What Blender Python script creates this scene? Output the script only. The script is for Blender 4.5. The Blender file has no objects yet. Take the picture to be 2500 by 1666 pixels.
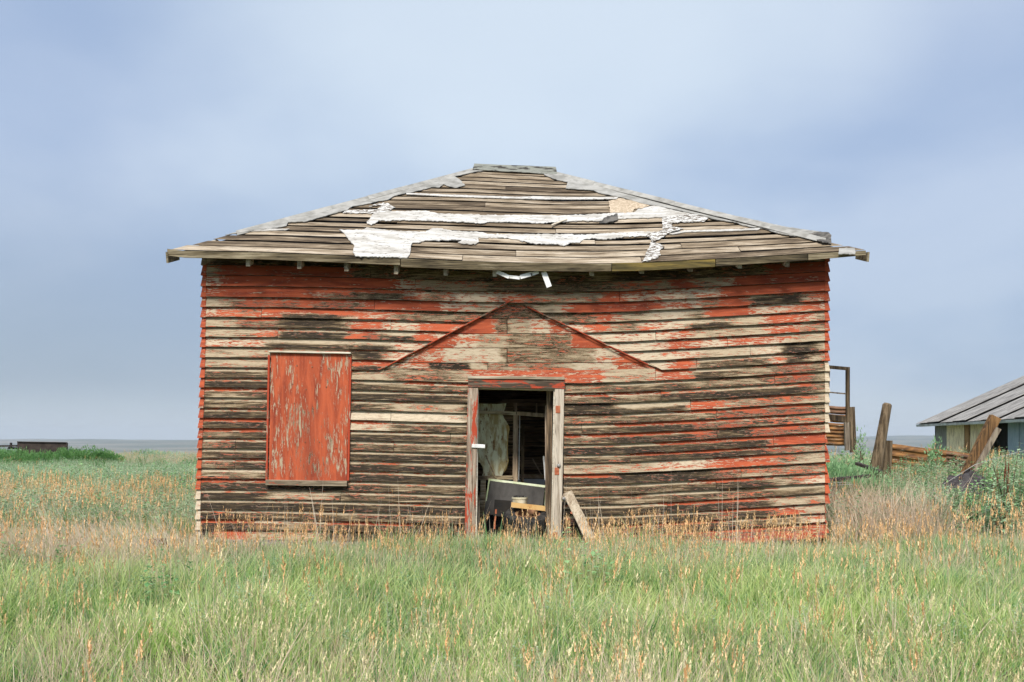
import bpy, math, random
import numpy as np
from mathutils import Vector, Matrix, noise as mnoise
from mathutils.geometry import delaunay_2d_cdt
R = random.Random(7)
NR = np.random.default_rng(11)
S = bpy.context.scene
COL = S.collection

# ------------------------------------------------------------------ camera
F = 2430.6            # focal length in photo pixels (35 mm lens)
CAMY, CAMZ, HOR = -12.8, 1.30, 1080.0
cam = bpy.data.cameras.new('camera')
cam.lens = 35.0; cam.sensor_width = 36.0
cam.shift_y = (HOR - 833.0) / 2500.0
cam.clip_start = 0.1; cam.clip_end = 40000
camo = bpy.data.objects.new('camera', cam); COL.objects.link(camo)
camo.location = (0, CAMY, CAMZ); camo.rotation_euler = (math.pi/2, 0, 0)
S.camera = camo

# ------------------------------------------------------------------ world
SUN_EL, SUN_AZ = math.radians(47), math.radians(192)   # azimuth clockwise from +Y; behind the camera, a little left
EXPO = 1.68
HAZE = 0.00009
S.view_settings.view_transform = 'Standard'; S.view_settings.look = 'None'
S.view_settings.gamma = 1.0; S.view_settings.use_curve_mapping = False
S.view_settings.exposure = EXPO
W = bpy.data.worlds.new('World'); S.world = W; W.use_nodes = True

class NT:
    """tiny helper to wire shader nodes"""
    def __init__(s, tree):
        s.t = tree; tree.nodes.clear()
    def n(s, typ, _in=None, **kw):
        nd = s.t.nodes.new(typ)
        for k, v in kw.items(): setattr(nd, k, v)
        if _in:
            for k, v in _in.items():
                sock = nd.inputs[k]
                if isinstance(v, bpy.types.NodeSocket): s.t.links.new(v, sock)
                elif isinstance(v, bpy.types.Node): s.t.links.new(v.outputs[0], sock)
                else:
                    if hasattr(sock.default_value, '__len__') and len(sock.default_value) == 4 and len(v) == 3: v = (*v, 1)
                    sock.default_value = v
        return nd
    def math(s, op, a, b=0.0, c=None, clamp=False):
        d = {0: a, 1: b}
        if c is not None: d[2] = c
        return s.n('ShaderNodeMath', d, operation=op, use_clamp=clamp).outputs[0]
    def noise(s, vec, scale=1.0, detail=4.0, rough=.55, dist=0.0, out=0):
        return s.n('ShaderNodeTexNoise', {'Vector': vec, 'Scale': scale, 'Detail': detail, 'Roughness': rough, 'Distortion': dist}).outputs[out]
    def mapr(s, v, a, b, c=0.0, d=1.0, interp='LINEAR'):
        return s.n('ShaderNodeMapRange', {'Value': v, 'From Min': a, 'From Max': b, 'To Min': c, 'To Max': d}, interpolation_type=interp, clamp=True).outputs[0]
    def mix(s, f, a, b, blend='MIX'):
        nd = s.n('ShaderNodeMix', data_type='RGBA', blend_type=blend)
        for k, v in ((0, f), (6, a), (7, b)):
            sock = nd.inputs[k]
            if isinstance(v, bpy.types.NodeSocket): s.t.links.new(v, sock)
            elif k == 0: sock.default_value = v
            else: sock.default_value = (*v, 1)
        return nd.outputs[2]
    def vmul(s, v, sc):
        return s.n('ShaderNodeVectorMath', {0: v, 1: sc}, operation='MULTIPLY').outputs[0]
    def vadd(s, a, b):
        return s.n('ShaderNodeVectorMath', {0: a, 1: b}, operation='ADD').outputs[0]

def build_world():
    t = NT(W.node_tree)
    sky = t.n('ShaderNodeTexSky', sky_type='NISHITA', sun_disc=False, sun_elevation=SUN_EL, sun_rotation=SUN_AZ)
    g = t.n('ShaderNodeTexCoord').outputs['Generated']
    sx = t.n('ShaderNodeSeparateXYZ', {0: g})
    z = t.math('MAXIMUM', sx.outputs[2], 0.0)
    # flatten towards the horizon like a cloud deck seen from below
    den = t.math('ADD', z, 0.28)
    cx = t.math('DIVIDE', sx.outputs[0], den); cy = t.math('DIVIDE', sx.outputs[1], den)
    p = t.n('ShaderNodeCombineXYZ', {0: cx, 1: cy, 2: 0.0}).outputs[0]
    n1 = t.noise(t.vadd(p, (3.1, 1.7, 0)), 0.9, 4, .48, .3)
    n2 = t.noise(t.vadd(p, (9.1, 4.2, 2)), 2.1, 4, .45, .15)
    n = t.math('ADD', t.math('MULTIPLY', n1, .62), t.math('MULTIPLY', n2, .38))
    c = t.mapr(n, .38, .62, interp='SMOOTHSTEP')
    # linear display colours of the cloud deck
    blue = (.365, .475, .675); pale = (.54, .63, .785)
    col = t.mix(c, blue, pale)
    # the thin, bright part of the deck high over the house
    d = t.n('ShaderNodeVectorMath', {0: g, 1: Vector((-.01, .86, .45)).normalized()}, operation='DOT_PRODUCT').outputs['Value']
    br = t.math('MULTIPLY', t.mapr(t.math('ADD', d, t.math('MULTIPLY', n2, .10)), .955, 1.055, interp='SMOOTHSTEP'), .72)
    col = t.mix(br, col, (.74, .84, .93))
    # grey veil over the lower sky, deepest left of the house, pale line at the horizon
    low = t.mapr(z, .30, .05, interp='SMOOTHSTEP')
    left = t.mapr(sx.outputs[0], .15, -.40)
    veil = t.math('MULTIPLY', low, t.math('MULTIPLY_ADD', left, .55, .35))
    col = t.mix(veil, col, (.29, .365, .475))
    hz = t.mapr(z, .065, .0, interp='SMOOTHSTEP')
    col = t.mix(t.math('MULTIPLY', hz, .85), col, (.545, .635, .72))
    sc = 1.0 / (2 ** EXPO) / 0.1
    cl = t.n('ShaderNodeVectorMath', {0: col, 1: (sc, sc, sc)}, operation='MULTIPLY').outputs[0]
    fin = t.mix(.94, sky.outputs[0], cl)
    bg = t.n('ShaderNodeBackground', {'Color': fin, 'Strength': 0.1})
    t.n('ShaderNodeOutputWorld', {'Surface': bg})
build_world()

sl = bpy.data.lights.new('sun', 'SUN'); sl.energy = 1.5; sl.angle = math.radians(15); sl.color = (1.0, .955, .88)
so = bpy.data.objects.new('sun', sl); COL.objects.link(so)
sd = Vector((math.sin(SUN_AZ)*math.cos(SUN_EL), math.cos(SUN_AZ)*math.cos(SUN_EL), math.sin(SUN_EL)))
so.rotation_euler = sd.to_track_quat('Z', 'Y').to_euler(); so.location = (0, -20, 30)

S.render.engine = 'CYCLES'
S.cycles.use_denoising = True
S.cycles.max_bounces = 6; S.cycles.diffuse_bounces = 3; S.cycles.transparent_max_bounces = 8
S.cycles.volume_bounces = 0
S.cycles.use_adaptive_sampling = True; S.cycles.adaptive_threshold = .02

# ------------------------------------------------------------------ helpers
def P(px, py, Y=0.0):
    """point at depth Y whose direction from the eye was measured in the photograph"""
    D = Y - CAMY
    return Vector(((px-1250)*D/F, Y, CAMZ + (HOR-py)*D/F))

def lerp(a, b, t): return a + (b-a)*t
def interp(tab, x):
    if x <= tab[0][0]: return tab[0][1]
    for (x0, y0), (x1, y1) in zip(tab, tab[1:]):
        if x <= x1: return lerp(y0, y1, (x-x0)/(x1-x0))
    return tab[-1][1]

def tag(o, label=None, cat=None, group=None, kind=None):
    if label: o['label'] = label
    if cat: o['category'] = cat
    if group: o['group'] = group
    if kind: o['kind'] = kind
    return o

ORG = {}
def empty(name, loc, label, cat, group=None):
    o = bpy.data.objects.new(name, None); COL.objects.link(o)
    o.location = loc; o.empty_display_size = .2
    ORG[o] = Vector(loc)
    return tag(o, label, cat, group)

class MB:
    def __init__(s): s.v = []; s.f = []; s.c = None
    def add(s, vs, fs, cs=None):
        b = len(s.v); s.v += [tuple(v) for v in vs]; s.f += [tuple(i+b for i in f) for f in fs]
        if cs is not None:
            if s.c is None: s.c = []
            s.c += list(cs)
        return s
    def hexa(s, q0, q1):
        """solid between quad q0 (4 pts) and quad q1 (4 pts)"""
        return s.add(list(q0)+list(q1), [(3,2,1,0),(4,5,6,7),(0,1,5,4),(1,2,6,5),(2,3,7,6),(3,0,4,7)])
    def box(s, x0, x1, y0, y1, z0, z1):
        return s.hexa([(x0,y0,z0),(x1,y0,z0),(x1,y1,z0),(x0,y1,z0)], [(x0,y0,z1),(x1,y0,z1),(x1,y1,z1),(x0,y1,z1)])
    def beam(s, a, b, w, h, up=(0,0,1), seg=1, jit=0.0, taper=1.0):
        """rectangular bar from a to b, w sideways, h along up"""
        a, b = Vector(a), Vector(b); d = (b-a).normalized(); u = Vector(up); sd = d.cross(u).normalized(); u = sd.cross(d).normalized()
        rings = []
        for i in range(seg+1):
            t = i/seg; c = a.lerp(b, t); k = lerp(1, taper, t)
            if jit and 0 < i < seg: c = c + sd*R.uniform(-jit, jit) + u*R.uniform(-jit, jit)
            rings.append([c-sd*w/2*k-u*h/2*k, c+sd*w/2*k-u*h/2*k, c+sd*w/2*k+u*h/2*k, c-sd*w/2*k+u*h/2*k])
        vs = [p for r in rings for p in r]; fs = [(3,2,1,0), tuple(4*seg+i for i in range(4))]
        for i in range(seg):
            for j in range(4):
                k = (j+1) % 4; fs.append((4*i+j, 4*i+k, 4*i+4+k, 4*i+4+j))
        return s.add(vs, fs)
    def tube(s, pts, rad, n=8, cap=True):
        pts = [Vector(p) for p in pts]; m = len(pts); vs = []; fs = []
        for i, p in enumerate(pts):
            d = (pts[min(i+1, m-1)]-pts[max(i-1, 0)]).normalized()
            a = d.orthogonal().normalized() if i == 0 else (a - d*a.dot(d)).normalized()
            b = d.cross(a); r = rad[i] if hasattr(rad, '__len__') else rad
            for k in range(n):
                th = 2*math.pi*k/n; vs.append(p + a*math.cos(th)*r + b*math.sin(th)*r)
        for i in range(m-1):
            for k in range(n):
                k2 = (k+1) % n; fs.append((i*n+k, i*n+k2, i*n+n+k2, i*n+n+k))
        if cap: fs += [tuple(range(n))[::-1], tuple((m-1)*n+k for k in range(n))]
        return s.add(vs, fs)
    def lathe(s, prof, n=32, M=None):
        vs = []; fs = []; m = len(prof)
        for i in range(n):
            th = 2*math.pi*i/n
            for r, z in prof:
                p = Vector((r*math.cos(th), r*math.sin(th), z)); vs.append(M @ p if M else p)
        for i in range(n):
            j = (i+1) % n
            for k in range(m-1): fs.append((i*m+k, j*m+k, j*m+k+1, i*m+k+1))
        return s.add(vs, fs)
    def mesh(s, name, org=Vector()):
        me = bpy.data.meshes.new(name)
        me.from_pydata([(v[0]-org[0], v[1]-org[1], v[2]-org[2]) for v in s.v], [], s.f)
        if s.c is not None:
            ca = me.color_attributes.new('wear', 'FLOAT_COLOR', 'POINT')
            ca.data.foreach_set('color', np.array(s.c, dtype=np.float32).ravel())
        me.update(); return me
    def build(s, name, mat, parent=None, loc=None, smooth=False, bevel=0.0):
        org = ORG.get(parent, Vector()) if parent else Vector(loc or (0, 0, 0))
        me = s.mesh(name, org); o = bpy.data.objects.new(name, me); COL.objects.link(o)
        if parent: o.parent = parent
        else: o.location = org
        ORG[o] = org
        if mat: me.materials.append(mat)
        if smooth: me.shade_smooth()
        if bevel:
            b = o.modifiers.new('bevel', 'BEVEL'); b.width = bevel; b.segments = 1; b.limit_method = 'ANGLE'
        return o

# ------------------------------------------------------------------ materials
def mat(name):
    m = bpy.data.materials.new(name); m.use_nodes = True
    return m, NT(m.node_tree)
def finish(t, col, rough=.85, bump=None, bstr=.4, bdist=.004, spec=.25, metal=0.0):
    d = {'Base Color': col, 'Roughness': rough, 'Specular IOR Level': spec, 'Metallic': metal}
    if bump is not None:
        d['Normal'] = t.n('ShaderNodeBump', {'Height': bump, 'Strength': bstr, 'Distance': bdist}).outputs[0]
    b = t.n('ShaderNodeBsdfPrincipled', d)
    t.n('ShaderNodeOutputMaterial', {'Surface': b})
def coords(t, scale, rnd=37.0):
    o = t.n('ShaderNodeTexCoord').outputs['Object']
    r = t.n('ShaderNodeObjectInfo').outputs['Random']
    off = t.n('ShaderNodeCombineXYZ', {0: t.math('MULTIPLY', r, rnd), 1: t.math('MULTIPLY', r, rnd*1.7), 2: t.math('MULTIPLY', r, rnd*.9)}).outputs[0]
    return t.vadd(t.vmul(o, scale), off), r, o

def wood_mat(name, light, mid, dark, axis='x', red=0.0, contrast=1.0, stain=.5, knots=True, mottle=1.0, cap=None, redcol=(.42, .065, .03)):
    """weathered timber; grain runs along the axis"""
    m, t = mat(name)
    st = {'x': (1.2, 30, 30), 'y': (30, 1.2, 30), 'z': (30, 30, 1.2)}[axis]
    wd = {'x': (.9, 5, 5), 'y': (5, .9, 5), 'z': (5, 5, .9)}[axis]
    v, r, o = coords(t, st); v2, _, _ = coords(t, wd)
    g1 = t.noise(v, 1.0, 6, .65, .6)
    g2 = t.noise(v, 4.0, 3, .6, .2)
    s1 = t.noise(v2, 1.3*mottle, 5, .6, .8)
    f = t.math('MULTIPLY_ADD', t.math('SUBTRACT', s1, .5), 2.2*stain, t.math('MULTIPLY_ADD', t.math('SUBTRACT', g1, .5), 2.4*contrast, .5))
    f = t.math('ADD', f, t.math('MULTIPLY', t.math('SUBTRACT', r, .5), .7))
    c = t.mix(t.mapr(f, .0, .5), dark, mid); c = t.mix(t.mapr(f, .5, 1.0), c, light)
    c = t.mix(t.mapr(g2, .58, .66, 0, .8), c, tuple(x*.35 for x in dark))
    if knots:
        kv = t.vmul(v2, (1.4, 1.4, 1.4))
        vor = t.n('ShaderNodeTexVoronoi', {'Vector': kv, 'Scale': .8, 'Randomness': 1.0}).outputs['Distance']
        c = t.mix(t.mapr(vor, .05, .11, .8, 0), c, (dark[0]*.4, dark[1]*.35, dark[2]*.3))
    if red:
        rn = t.noise(v2, 3.4, 8, .72, .4)
        c = t.mix(t.mapr(rn, .72-.44*red-.012, .72-.44*red+.012), c, redcol)
    h = t.math('ADD', g1, t.math('MULTIPLY', g2, .6))
    finish(t, c, .9, h, .5, .004)
    return m

def clapboard_mat(name, vertical=False):
    """painted boards: attribute wear = (red paint left, darkness of bare wood and painted lap shadow, bleaching)"""
    m, t = mat(name)
    at = t.n('ShaderNodeAttribute', attribute_name='wear').outputs['Color']
    sp = t.n('ShaderNodeSeparateColor', {0: at}); r, k, w = sp.outputs[0], sp.outputs[1], sp.outputs[2]
    S1, S2, S3 = ((11, 58, 58), (3.6, 120, 120), (1.7, 15, 15)) if not vertical else ((48, 48, 7), (120, 120, 4), (12, 12, 1.6))
    v1, rnd, _ = coords(t, S1); v2, _, _ = coords(t, S2); v3, _, _ = coords(t, S3)
    a = t.noise(v1, 1.0, 9, .70, .5)      # flakes
    b = t.noise(v2, 1.0, 4, .65, .3)      # grain
    d = t.noise(v3, 1.0, 5, .6, .8)       # broad weathering
    fine = t.noise(v1, 4.5, 4, .7, .2)
    # bare wood tone
    kk = t.math('ADD', t.math('ADD', k, -.02), t.math('MULTIPLY', t.math('SUBTRACT', d, .5), 2.1))
    kk = t.math('ADD', kk, t.math('MULTIPLY', t.math('SUBTRACT', b, .5), 2.0))
    kk = t.math('ADD', kk, t.math('MULTIPLY', t.math('SUBTRACT', fine, .5), 1.2))
    light = t.mix(w, (.32, .235, .135), (.62, .51, .37))
    light = t.mix(t.mapr(a, .47, .60, 0, .55), light, (.30, .225, .14))
    c = t.mix(t.mapr(kk, .16, .50), light, (.125, .080, .038))
    c = t.mix(t.mapr(kk, .46, .84), c, (.024, .0155, .008))
    c = t.mix(t.mapr(b, .62, .72, 0, .6), c, (.03, .022, .014))
    c = t.mix(t.mapr(b, .40, .31, 0, .45), c, (.60, .485, .32))
    # paint with ragged edges and a grey primer rim
    s = t.math('ADD', t.math('MULTIPLY', a, .55), t.math('ADD', t.math('MULTIPLY', d, .25), t.math('MULTIPLY', b, .20)))
    T = t.mapr(r, 0.0, 1.0, .590, .392)
    df = t.math('SUBTRACT', s, T)
    rim = t.mapr(t.math('ABSOLUTE', df), .003, .014, .45, 0)
    c = t.mix(rim, c, (.70, .60, .46))
    rc = t.mix(t.mapr(d, .36, .62), (.24, .040, .017), (.50, .104, .040))
    rc = t.mix(t.mapr(fine, .56, .68, 0, .55), rc, (.50, .17, .11))
    rc = t.mix(t.mapr(k, .55, 1.0, 0, .6), rc, (.14, .030, .018))
    c = t.mix(t.mapr(df, -.004, .008), c, rc)
    hh = t.math('ADD', t.math('MULTIPLY', t.mapr(df, -.01, .01), .8), t.math('MULTIPLY', b, 1.2))
    finish(t, c, .82, hh, .55, .003, .3)
    return m

M = {}
M['redtrimx'] = wood_mat('red_gable_strip', (.45, .36, .26), (.16, .11, .07), (.03, .02, .012), 'x', red=.60, knots=False)
M['redtrim'] = wood_mat('red_window_trim', (.55, .45, .33), (.30, .22, .15), (.10, .07, .05), 'z', red=.72, knots=False)
M['clap'] = clapboard_mat('peeling_red_clapboard')
M['ply'] = clapboard_mat('peeling_red_plywood', True)
M['roofwood'] = wood_mat('weathered_roof_board', (.53, .44, .33), (.26, .195, .125), (.07, .048, .028), 'x', contrast=1.1, stain=.9, mottle=1.0)
M['fascia'] = wood_mat('weathered_fascia', (.34, .285, .19), (.135, .105, .06), (.035, .027, .016), 'x', stain=.8)
M['mossfascia'] = wood_mat('lichen_fascia', (.30, .21, .055), (.11, .085, .032), (.03, .024, .012), 'x', stain=.9)
M['casing'] = wood_mat('door_casing_wood', (.66, .58, .47), (.42, .33, .25), (.16, .11, .075), 'z', red=.45, knots=False, stain=.8)
M['casing2'] = wood_mat('grey_casing_wood', (.60, .52, .42), (.36, .29, .22), (.14, .10, .07), 'z', red=.13, knots=False, stain=.6)
M['head'] = wood_mat('door_head_wood', (.50, .43, .33), (.22, .17, .12), (.07, .05, .035), 'x', red=.42, knots=False)
M['trim'] = wood_mat('bleached_trim', (.80, .74, .62), (.58, .50, .38), (.28, .22, .15), 'x', knots=False, stain=.4)
M['sill'] = wood_mat('window_sill_wood', (.66, .58, .45), (.42, .34, .24), (.16, .12, .08), 'x', red=.22, knots=False)
M['plank'] = wood_mat('leaning_plank_wood', (.50, .42, .31), (.31, .235, .16), (.11, .08, .05), 'z', stain=.7)
M['tail'] = wood_mat('rafter_tail_wood', (.50, .45, .34), (.36, .31, .22), (.18, .14, .10), 'y', knots=False, stain=.3)
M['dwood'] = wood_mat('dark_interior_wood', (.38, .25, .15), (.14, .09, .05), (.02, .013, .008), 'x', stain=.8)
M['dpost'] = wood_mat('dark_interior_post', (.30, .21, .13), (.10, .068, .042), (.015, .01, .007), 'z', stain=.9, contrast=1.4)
M['stud'] = wood_mat('interior_stud', (.56, .43, .30), (.32, .23, .16), (.10, .07, .05), 'z', stain=.6)
M['rail'] = wood_mat('interior_rail', (.66, .56, .40), (.40, .31, .20), (.12, .085, .055), 'x', stain=.6)
M['post'] = wood_mat('old_fence_post', (.22, .16, .10), (.09, .062, .036), (.022, .015, .009), 'z', stain=.9, contrast=1.2)
M['timber'] = wood_mat('orange_brown_timber', (.46, .27, .12), (.27, .145, .06), (.07, .04, .02), 'z', stain=.6)
M['greyplank'] = wood_mat('grey_plank', (.40, .33, .25), (.24, .19, .14), (.09, .07, .05), 'z', stain=.5)
M['black'] = wood_mat('dark_charred_wood', (.10, .08, .07), (.045, .036, .032), (.015, .012, .011), 'x', knots=False)

def simple(name, a, b, scale=6, lo=.4, hi=.6, rough=.85, bstr=.3, metal=0, spec=.3, stretch=(1, 1, 1), extra=None):
    m, t = mat(name); v, r, o = coords(t, stretch)
    n = t.noise(v, scale, 6, .6, .3); c = t.mix(t.mapr(n, lo, hi), a, b)
    if extra:
        n2 = t.noise(v, extra[1], 5, .7); c = t.mix(t.mapr(n2, extra[2], extra[3]), c, extra[0])
    finish(t, c, rough, n, bstr, .006, spec, metal); return m
M['white'] = simple('white_roof_coating', (.42, .39, .34), (.60, .575, .53), 2.6, .40, .56, .85, .10, stretch=(1, 2.5, 2.5), extra=((.10, .08, .06), 12, .60, .615))
M['white2'] = simple('cracked_roof_coating', (.14, .11, .08), (.70, .68, .63), 13, .47, .515, .8, .7, stretch=(1.2, 2, 2), extra=((.05, .04, .035), 26, .585, .61))
M['hip'] = simple('grey_hip_roofing', (.22, .21, .185), (.40, .385, .35), 5, .35, .6, .85, .4, extra=((.28, .27, .24), 30, .55, .66))
M['ridge'] = simple('grey_ridge_felt', (.045, .04, .034), (.24, .245, .21), 5, .44, .50, .9, .6, stretch=(1, 4, 4), extra=((.16, .15, .13), 40, .55, .62))
M['osb'] = simple('chipboard', (.30, .22, .14), (.62, .50, .36), 34, .42, .56, .9, .6, stretch=(1, 1.5, 1.5))
M['felt'] = simple('torn_black_felt', (.045, .042, .038), (.16, .145, .125), 7, .4, .6, .9, .6)
M['gap'] = simple('black_backing_and_shade', (.010, .009, .008), (.022, .018, .014), 4)  # near-black for backings, also painted in for attic and doorway darkness
M['plaster'] = simple('yellowed_plaster', (.52, .42, .22), (.84, .84, .62), 6, .42, .56, .9, .9, stretch=(2.6, 2.6, .8), extra=((.30, .18, .08), 4.5, .575, .62))
M['lath'] = simple('torn_plaster_edge', (.48, .33, .12), (.66, .48, .20), 9)
M['slab'] = simple('dark_grey_panel', (.042, .038, .034), (.09, .083, .076), 6, .35, .65, .75, .4, stretch=(1, 1, .6))
M['slabedge'] = simple('pale_green_panel_edge', (.55, .62, .34), (.80, .84, .62), 6)
M['wboard'] = simple('white_board', (.84, .83, .80), (.92, .91, .90), 3)
M['oboard'] = simple('tan_board', (.55, .35, .17), (.80, .62, .40), 8)
M['rustbar'] = simple('rusty_orange_bar', (.48, .20, .045), (.66, .42, .17), 7, .36, .6, .8, .5, extra=((.16, .06, .025), 15, .60, .66))
M['drum'] = simple('stained_enamel', (.40, .34, .20), (.66, .61, .46), 5, .35, .55, .5, .2, extra=((.10, .06, .03), 6, .60, .68))
M['rubber'] = simple('worn_rubber', (.022, .021, .020), (.060, .056, .052), 12, spec=.2)
M['rustrim'] = simple('rusty_wheel_rim', (.13, .065, .035), (.30, .16, .09), 9)
M['dirt'] = simple('interior_dirt', (.06, .045, .03), (.16, .13, .09), 3)
M['redrust'] = simple('red_painted_hinge', (.34, .09, .04), (.48, .16, .08), 8, .4, .6, .7)
M['whitemetal'] = simple('white_metal_strip', (.66, .65, .62), (.86, .85, .83), 9, .35, .5, .5, .1)
M['bolt'] = simple('grey_iron', (.16, .15, .14), (.40, .38, .35), 20, metal=.3, rough=.5)
M['rust'] = simple('rusted_guardrail', (.11, .055, .028), (.34, .165, .055), 3.2, .38, .62, .85, .4, stretch=(1, 1, 4), extra=((.55, .47, .36), 2.2, .60, .68))
M['brown'] = simple('brown_guardrail', (.10, .055, .035), (.22, .12, .07), 4, stretch=(1, 1, 4))
M['boxmetal'] = simple('dark_brown_box', (.030, .022, .019), (.062, .045, .038), 3, extra=((.42, .40, .38), 2.6, .70, .715))
M['tarp'] = simple('dark_tarp', (.035, .030, .032), (.085, .075, .075), 5, stretch=(1, 4, 4))
M['wire'] = simple('grey_wire', (.30, .29, .28), (.5, .48, .46), 5)
M['bluepost'] = simple('blue_paint', (.10, .18, .28), (.20, .30, .42), 5)
M['shedroof'] = simple('grey_roofing_strip', (.12, .11, .10), (.40, .375, .34), 3.0, .34, .62, .85, .4, stretch=(.5, 3, 1), extra=((.60, .58, .52), 2.3, .62, .72))
M['shedgrey'] = simple('grey_shed_boarding', (.20, .19, .165), (.30, .29, .26), 4, stretch=(5, 5, .6))
M['shedply'] = simple('pale_shed_plywood', (.58, .44, .25), (.95, .80, .52), 3.0, .36, .56, stretch=(4, 4, .8), extra=((.16, .13, .10), 3.0, .60, .70))
M['shedblue'] = simple('blue_grey_shed_door', (.26, .33, .38), (.36, .42, .46), 4, stretch=(5, 5, .6))
M['gutter'] = simple('pale_gutter', (.34, .33, .30), (.56, .57, .56), 4, stretch=(.5, .5, 1))
M['glass'], _t = mat('window_glass')
finish(_t, (.8, .86, .88), .05, spec=.5)
_b = [n for n in M['glass'].node_tree.nodes if n.type == 'BSDF_PRINCIPLED'][0]; _b.inputs['Transmission Weight'].default_value = 1.0; _b.inputs['IOR'].default_value = 1.02

# ------------------------------------------------------------------ ground, valley, hills
def sstep(a, b, x):
    t = np.clip((x-a)/(b-a), 0, 1); return t*t*(3-2*t)
def gz(x, y):
    x = np.asarray(x, float); y = np.asarray(y, float)
    z = -.03 - .20*sstep(-1.0, -9.0, y)
    z = z + .38*sstep(4.3, 8.5, x)*sstep(-.5, 6, y)*(1-sstep(22, 40, y))
    z = z + .05*np.sin(x*.9+1.3)*np.cos(y*.7) + .03*np.sin(x*2.3)*np.sin(y*1.9+.4)
    z = z - .55*sstep(8, 45, y)
    z = z + .10*np.sin(x*.11+y*.07)*sstep(14, 40, y)
    z = z + .35*sstep(-12, -24, x)*sstep(25, 42, y)*(1-sstep(70, 90, y))
    edge = 78 + 10*np.sin(x*.03)
    z = z - (46*sstep(edge, edge+420, y))
    z = z + 2.5*np.sin(y*.006+x*.004)*sstep(500, 900, y) + 1.6*np.sin(x*.009-y*.003)*sstep(500, 900, y)
    far = sstep(3900, 7800, y)
    z = z + far*(46+20)
    return z
def axis(fine, lim, n, step):
    a = list(np.arange(-fine, fine+.01, step)); g = (lim/fine)**(1/n)
    v = fine; up = []
    for _ in range(n): v *= g; up.append(v)
    return np.array([-u for u in up[::-1]] + a + up)
xs = axis(14, 9000, 34, .7)
ys = np.concatenate([-axis(1, 400, 10, 1)[-10:][::-1], np.arange(-14, 30, .8), np.geomspace(30, 9500, 90)])
ys = np.unique(np.round(ys, 3))
X, Y = np.meshgrid(xs, ys); Z = gz(X, Y)
gv = np.stack([X, Y, Z], -1).reshape(-1, 3); nx, ny = len(xs), len(ys)
gf = [(j*nx+i, j*nx+i+1, (j+1)*nx+i+1, (j+1)*nx+i) for j in range(ny-1) for i in range(nx-1)]
gm = bpy.data.meshes.new('ground'); gm.from_pydata(gv.tolist(), [], gf); gm.shade_smooth()
go = bpy.data.objects.new('ground', gm); COL.objects.link(go)
tag(go, 'grassy earth of the plateau falling to a wide pale valley', kind='structure')
m, t = mat('ground_soil_and_valley'); o = t.n('ShaderNodeNewGeometry').outputs['Position']
sp = t.n('ShaderNodeSeparateXYZ', {0: o})
n1 = t.noise(o, .9, 6, .6); n2 = t.noise(t.vmul(o, (.0016, .006, .001)), 1.0, 6, .6, .3); n3 = t.noise(o, 7, 5, .6)
near = t.mix(t.mapr(n1, .4, .6), (.085, .075, .040), (.10, .12, .045)); near = t.mix(t.mapr(n3, .45, .62), near, (.15, .125, .08))
plain = t.mix(t.mapr(n2, .42, .50), (.24, .23, .15), (.15, .20, .085)); plain = t.mix(t.mapr(n2, .53, .57), plain, (.42, .37, .28))
n4 = t.noise(t.vmul(o, (.0011, .0030, .001)), 1.0, 8, .62, .2)
hillc = t.mix(t.mapr(n4, .44, .56), (.085, .11, .075), (.22, .20, .15))
c = t.mix(t.mapr(sp.outputs[1], 60, 110), near, plain); c = t.mix(t.mapr(sp.outputs[1], 3400, 4300), c, hillc)
finish(t, c, .95, n3, .5, .02, .1); gm.materials.append(m)

def ridge(name, x0, x1, y0, base, prof, depth, label, seed):
    mb = MB(); n = 90; rows = 7
    vs = []
    for j in range(rows):
        for i in range(n+1):
            u = i/n; x = lerp(x0, x1, u); tj = j/(rows-1)
            h = interp(prof, x) + 9*mnoise.fractal(Vector((x*.0016, seed, 0)), 1, 2, 5)
            y = y0 + tj*depth + 120*mnoise.noise(Vector((x*.002, tj*2, seed)))
            vs.append((x, y, base + (h-base)*math.sin(min(tj*1.0, 1)*math.pi/2)))
    fs = [(j*(n+1)+i, j*(n+1)+i+1, (j+1)*(n+1)+i+1, (j+1)*(n+1)+i) for j in range(rows-1) for i in range(n)]
    mb.add(vs, fs); ob = mb.build(name, M['hillmat'], smooth=True); tag(ob, label, kind='structure')
M['hillmat'] = simple('far_hill_grass', (.055, .085, .065), (.16, .165, .115), .004, .42, .6, .95, 0)
ridge('hills', -9000, 9000, 7000, -20, [(-9000, 20), (-3600, 24), (-2300, 14), (-1000, 10), (1800, 20), (2350, 54), (2900, 46), (3400, 60), (9000, 40)], 1500, 'long low blue hills closing the valley', 3.3)

# ------------------------------------------------------------------ the house
HB = Vector((0, 0, 0))
house = empty('abandoned_house', HB, 'abandoned house with peeling red clapboards, a sagging patched hip roof and an open doorway', 'house')
LL = [648,672.8,699.5,725.9,750.2,775.1,799.8,823.6,847.8,873.3,897.5,922.2,946,970.2,995.8,1020,1045,1069.2,1093.9,1118.1,1142.9,1167.8,1193.8,1217,1242.5,1266.7,1292.7,1317,1338]
RL = [639,664.2,687.3,711.3,735.5,758.9,783.4,808,832.4,856.8,881.2,906.7,930.2,957,982.5,1006.7,1030.5,1055.2,1080.7,1100,1127.9,1153.2,1178.4,1203.8,1228,1251.6,1274.5,1299.8,1322]
SAG = [(0,0),(.14,.17),(.28,.47),(.40,.76),(.5,.93),(.6,1.0),(.68,.93),(.8,.63),(.92,.26),(1,0)]
def line(i, x):
    """photo height of the bottom edge of course i at photo column x"""
    t = (x-490)/(2022-490)
    if i < 0: return line(0, x) - 30
    return lerp(LL[i], RL[i], t) + 24*interp(SAG, t)*(.93 if i < 3 else 1)

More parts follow.
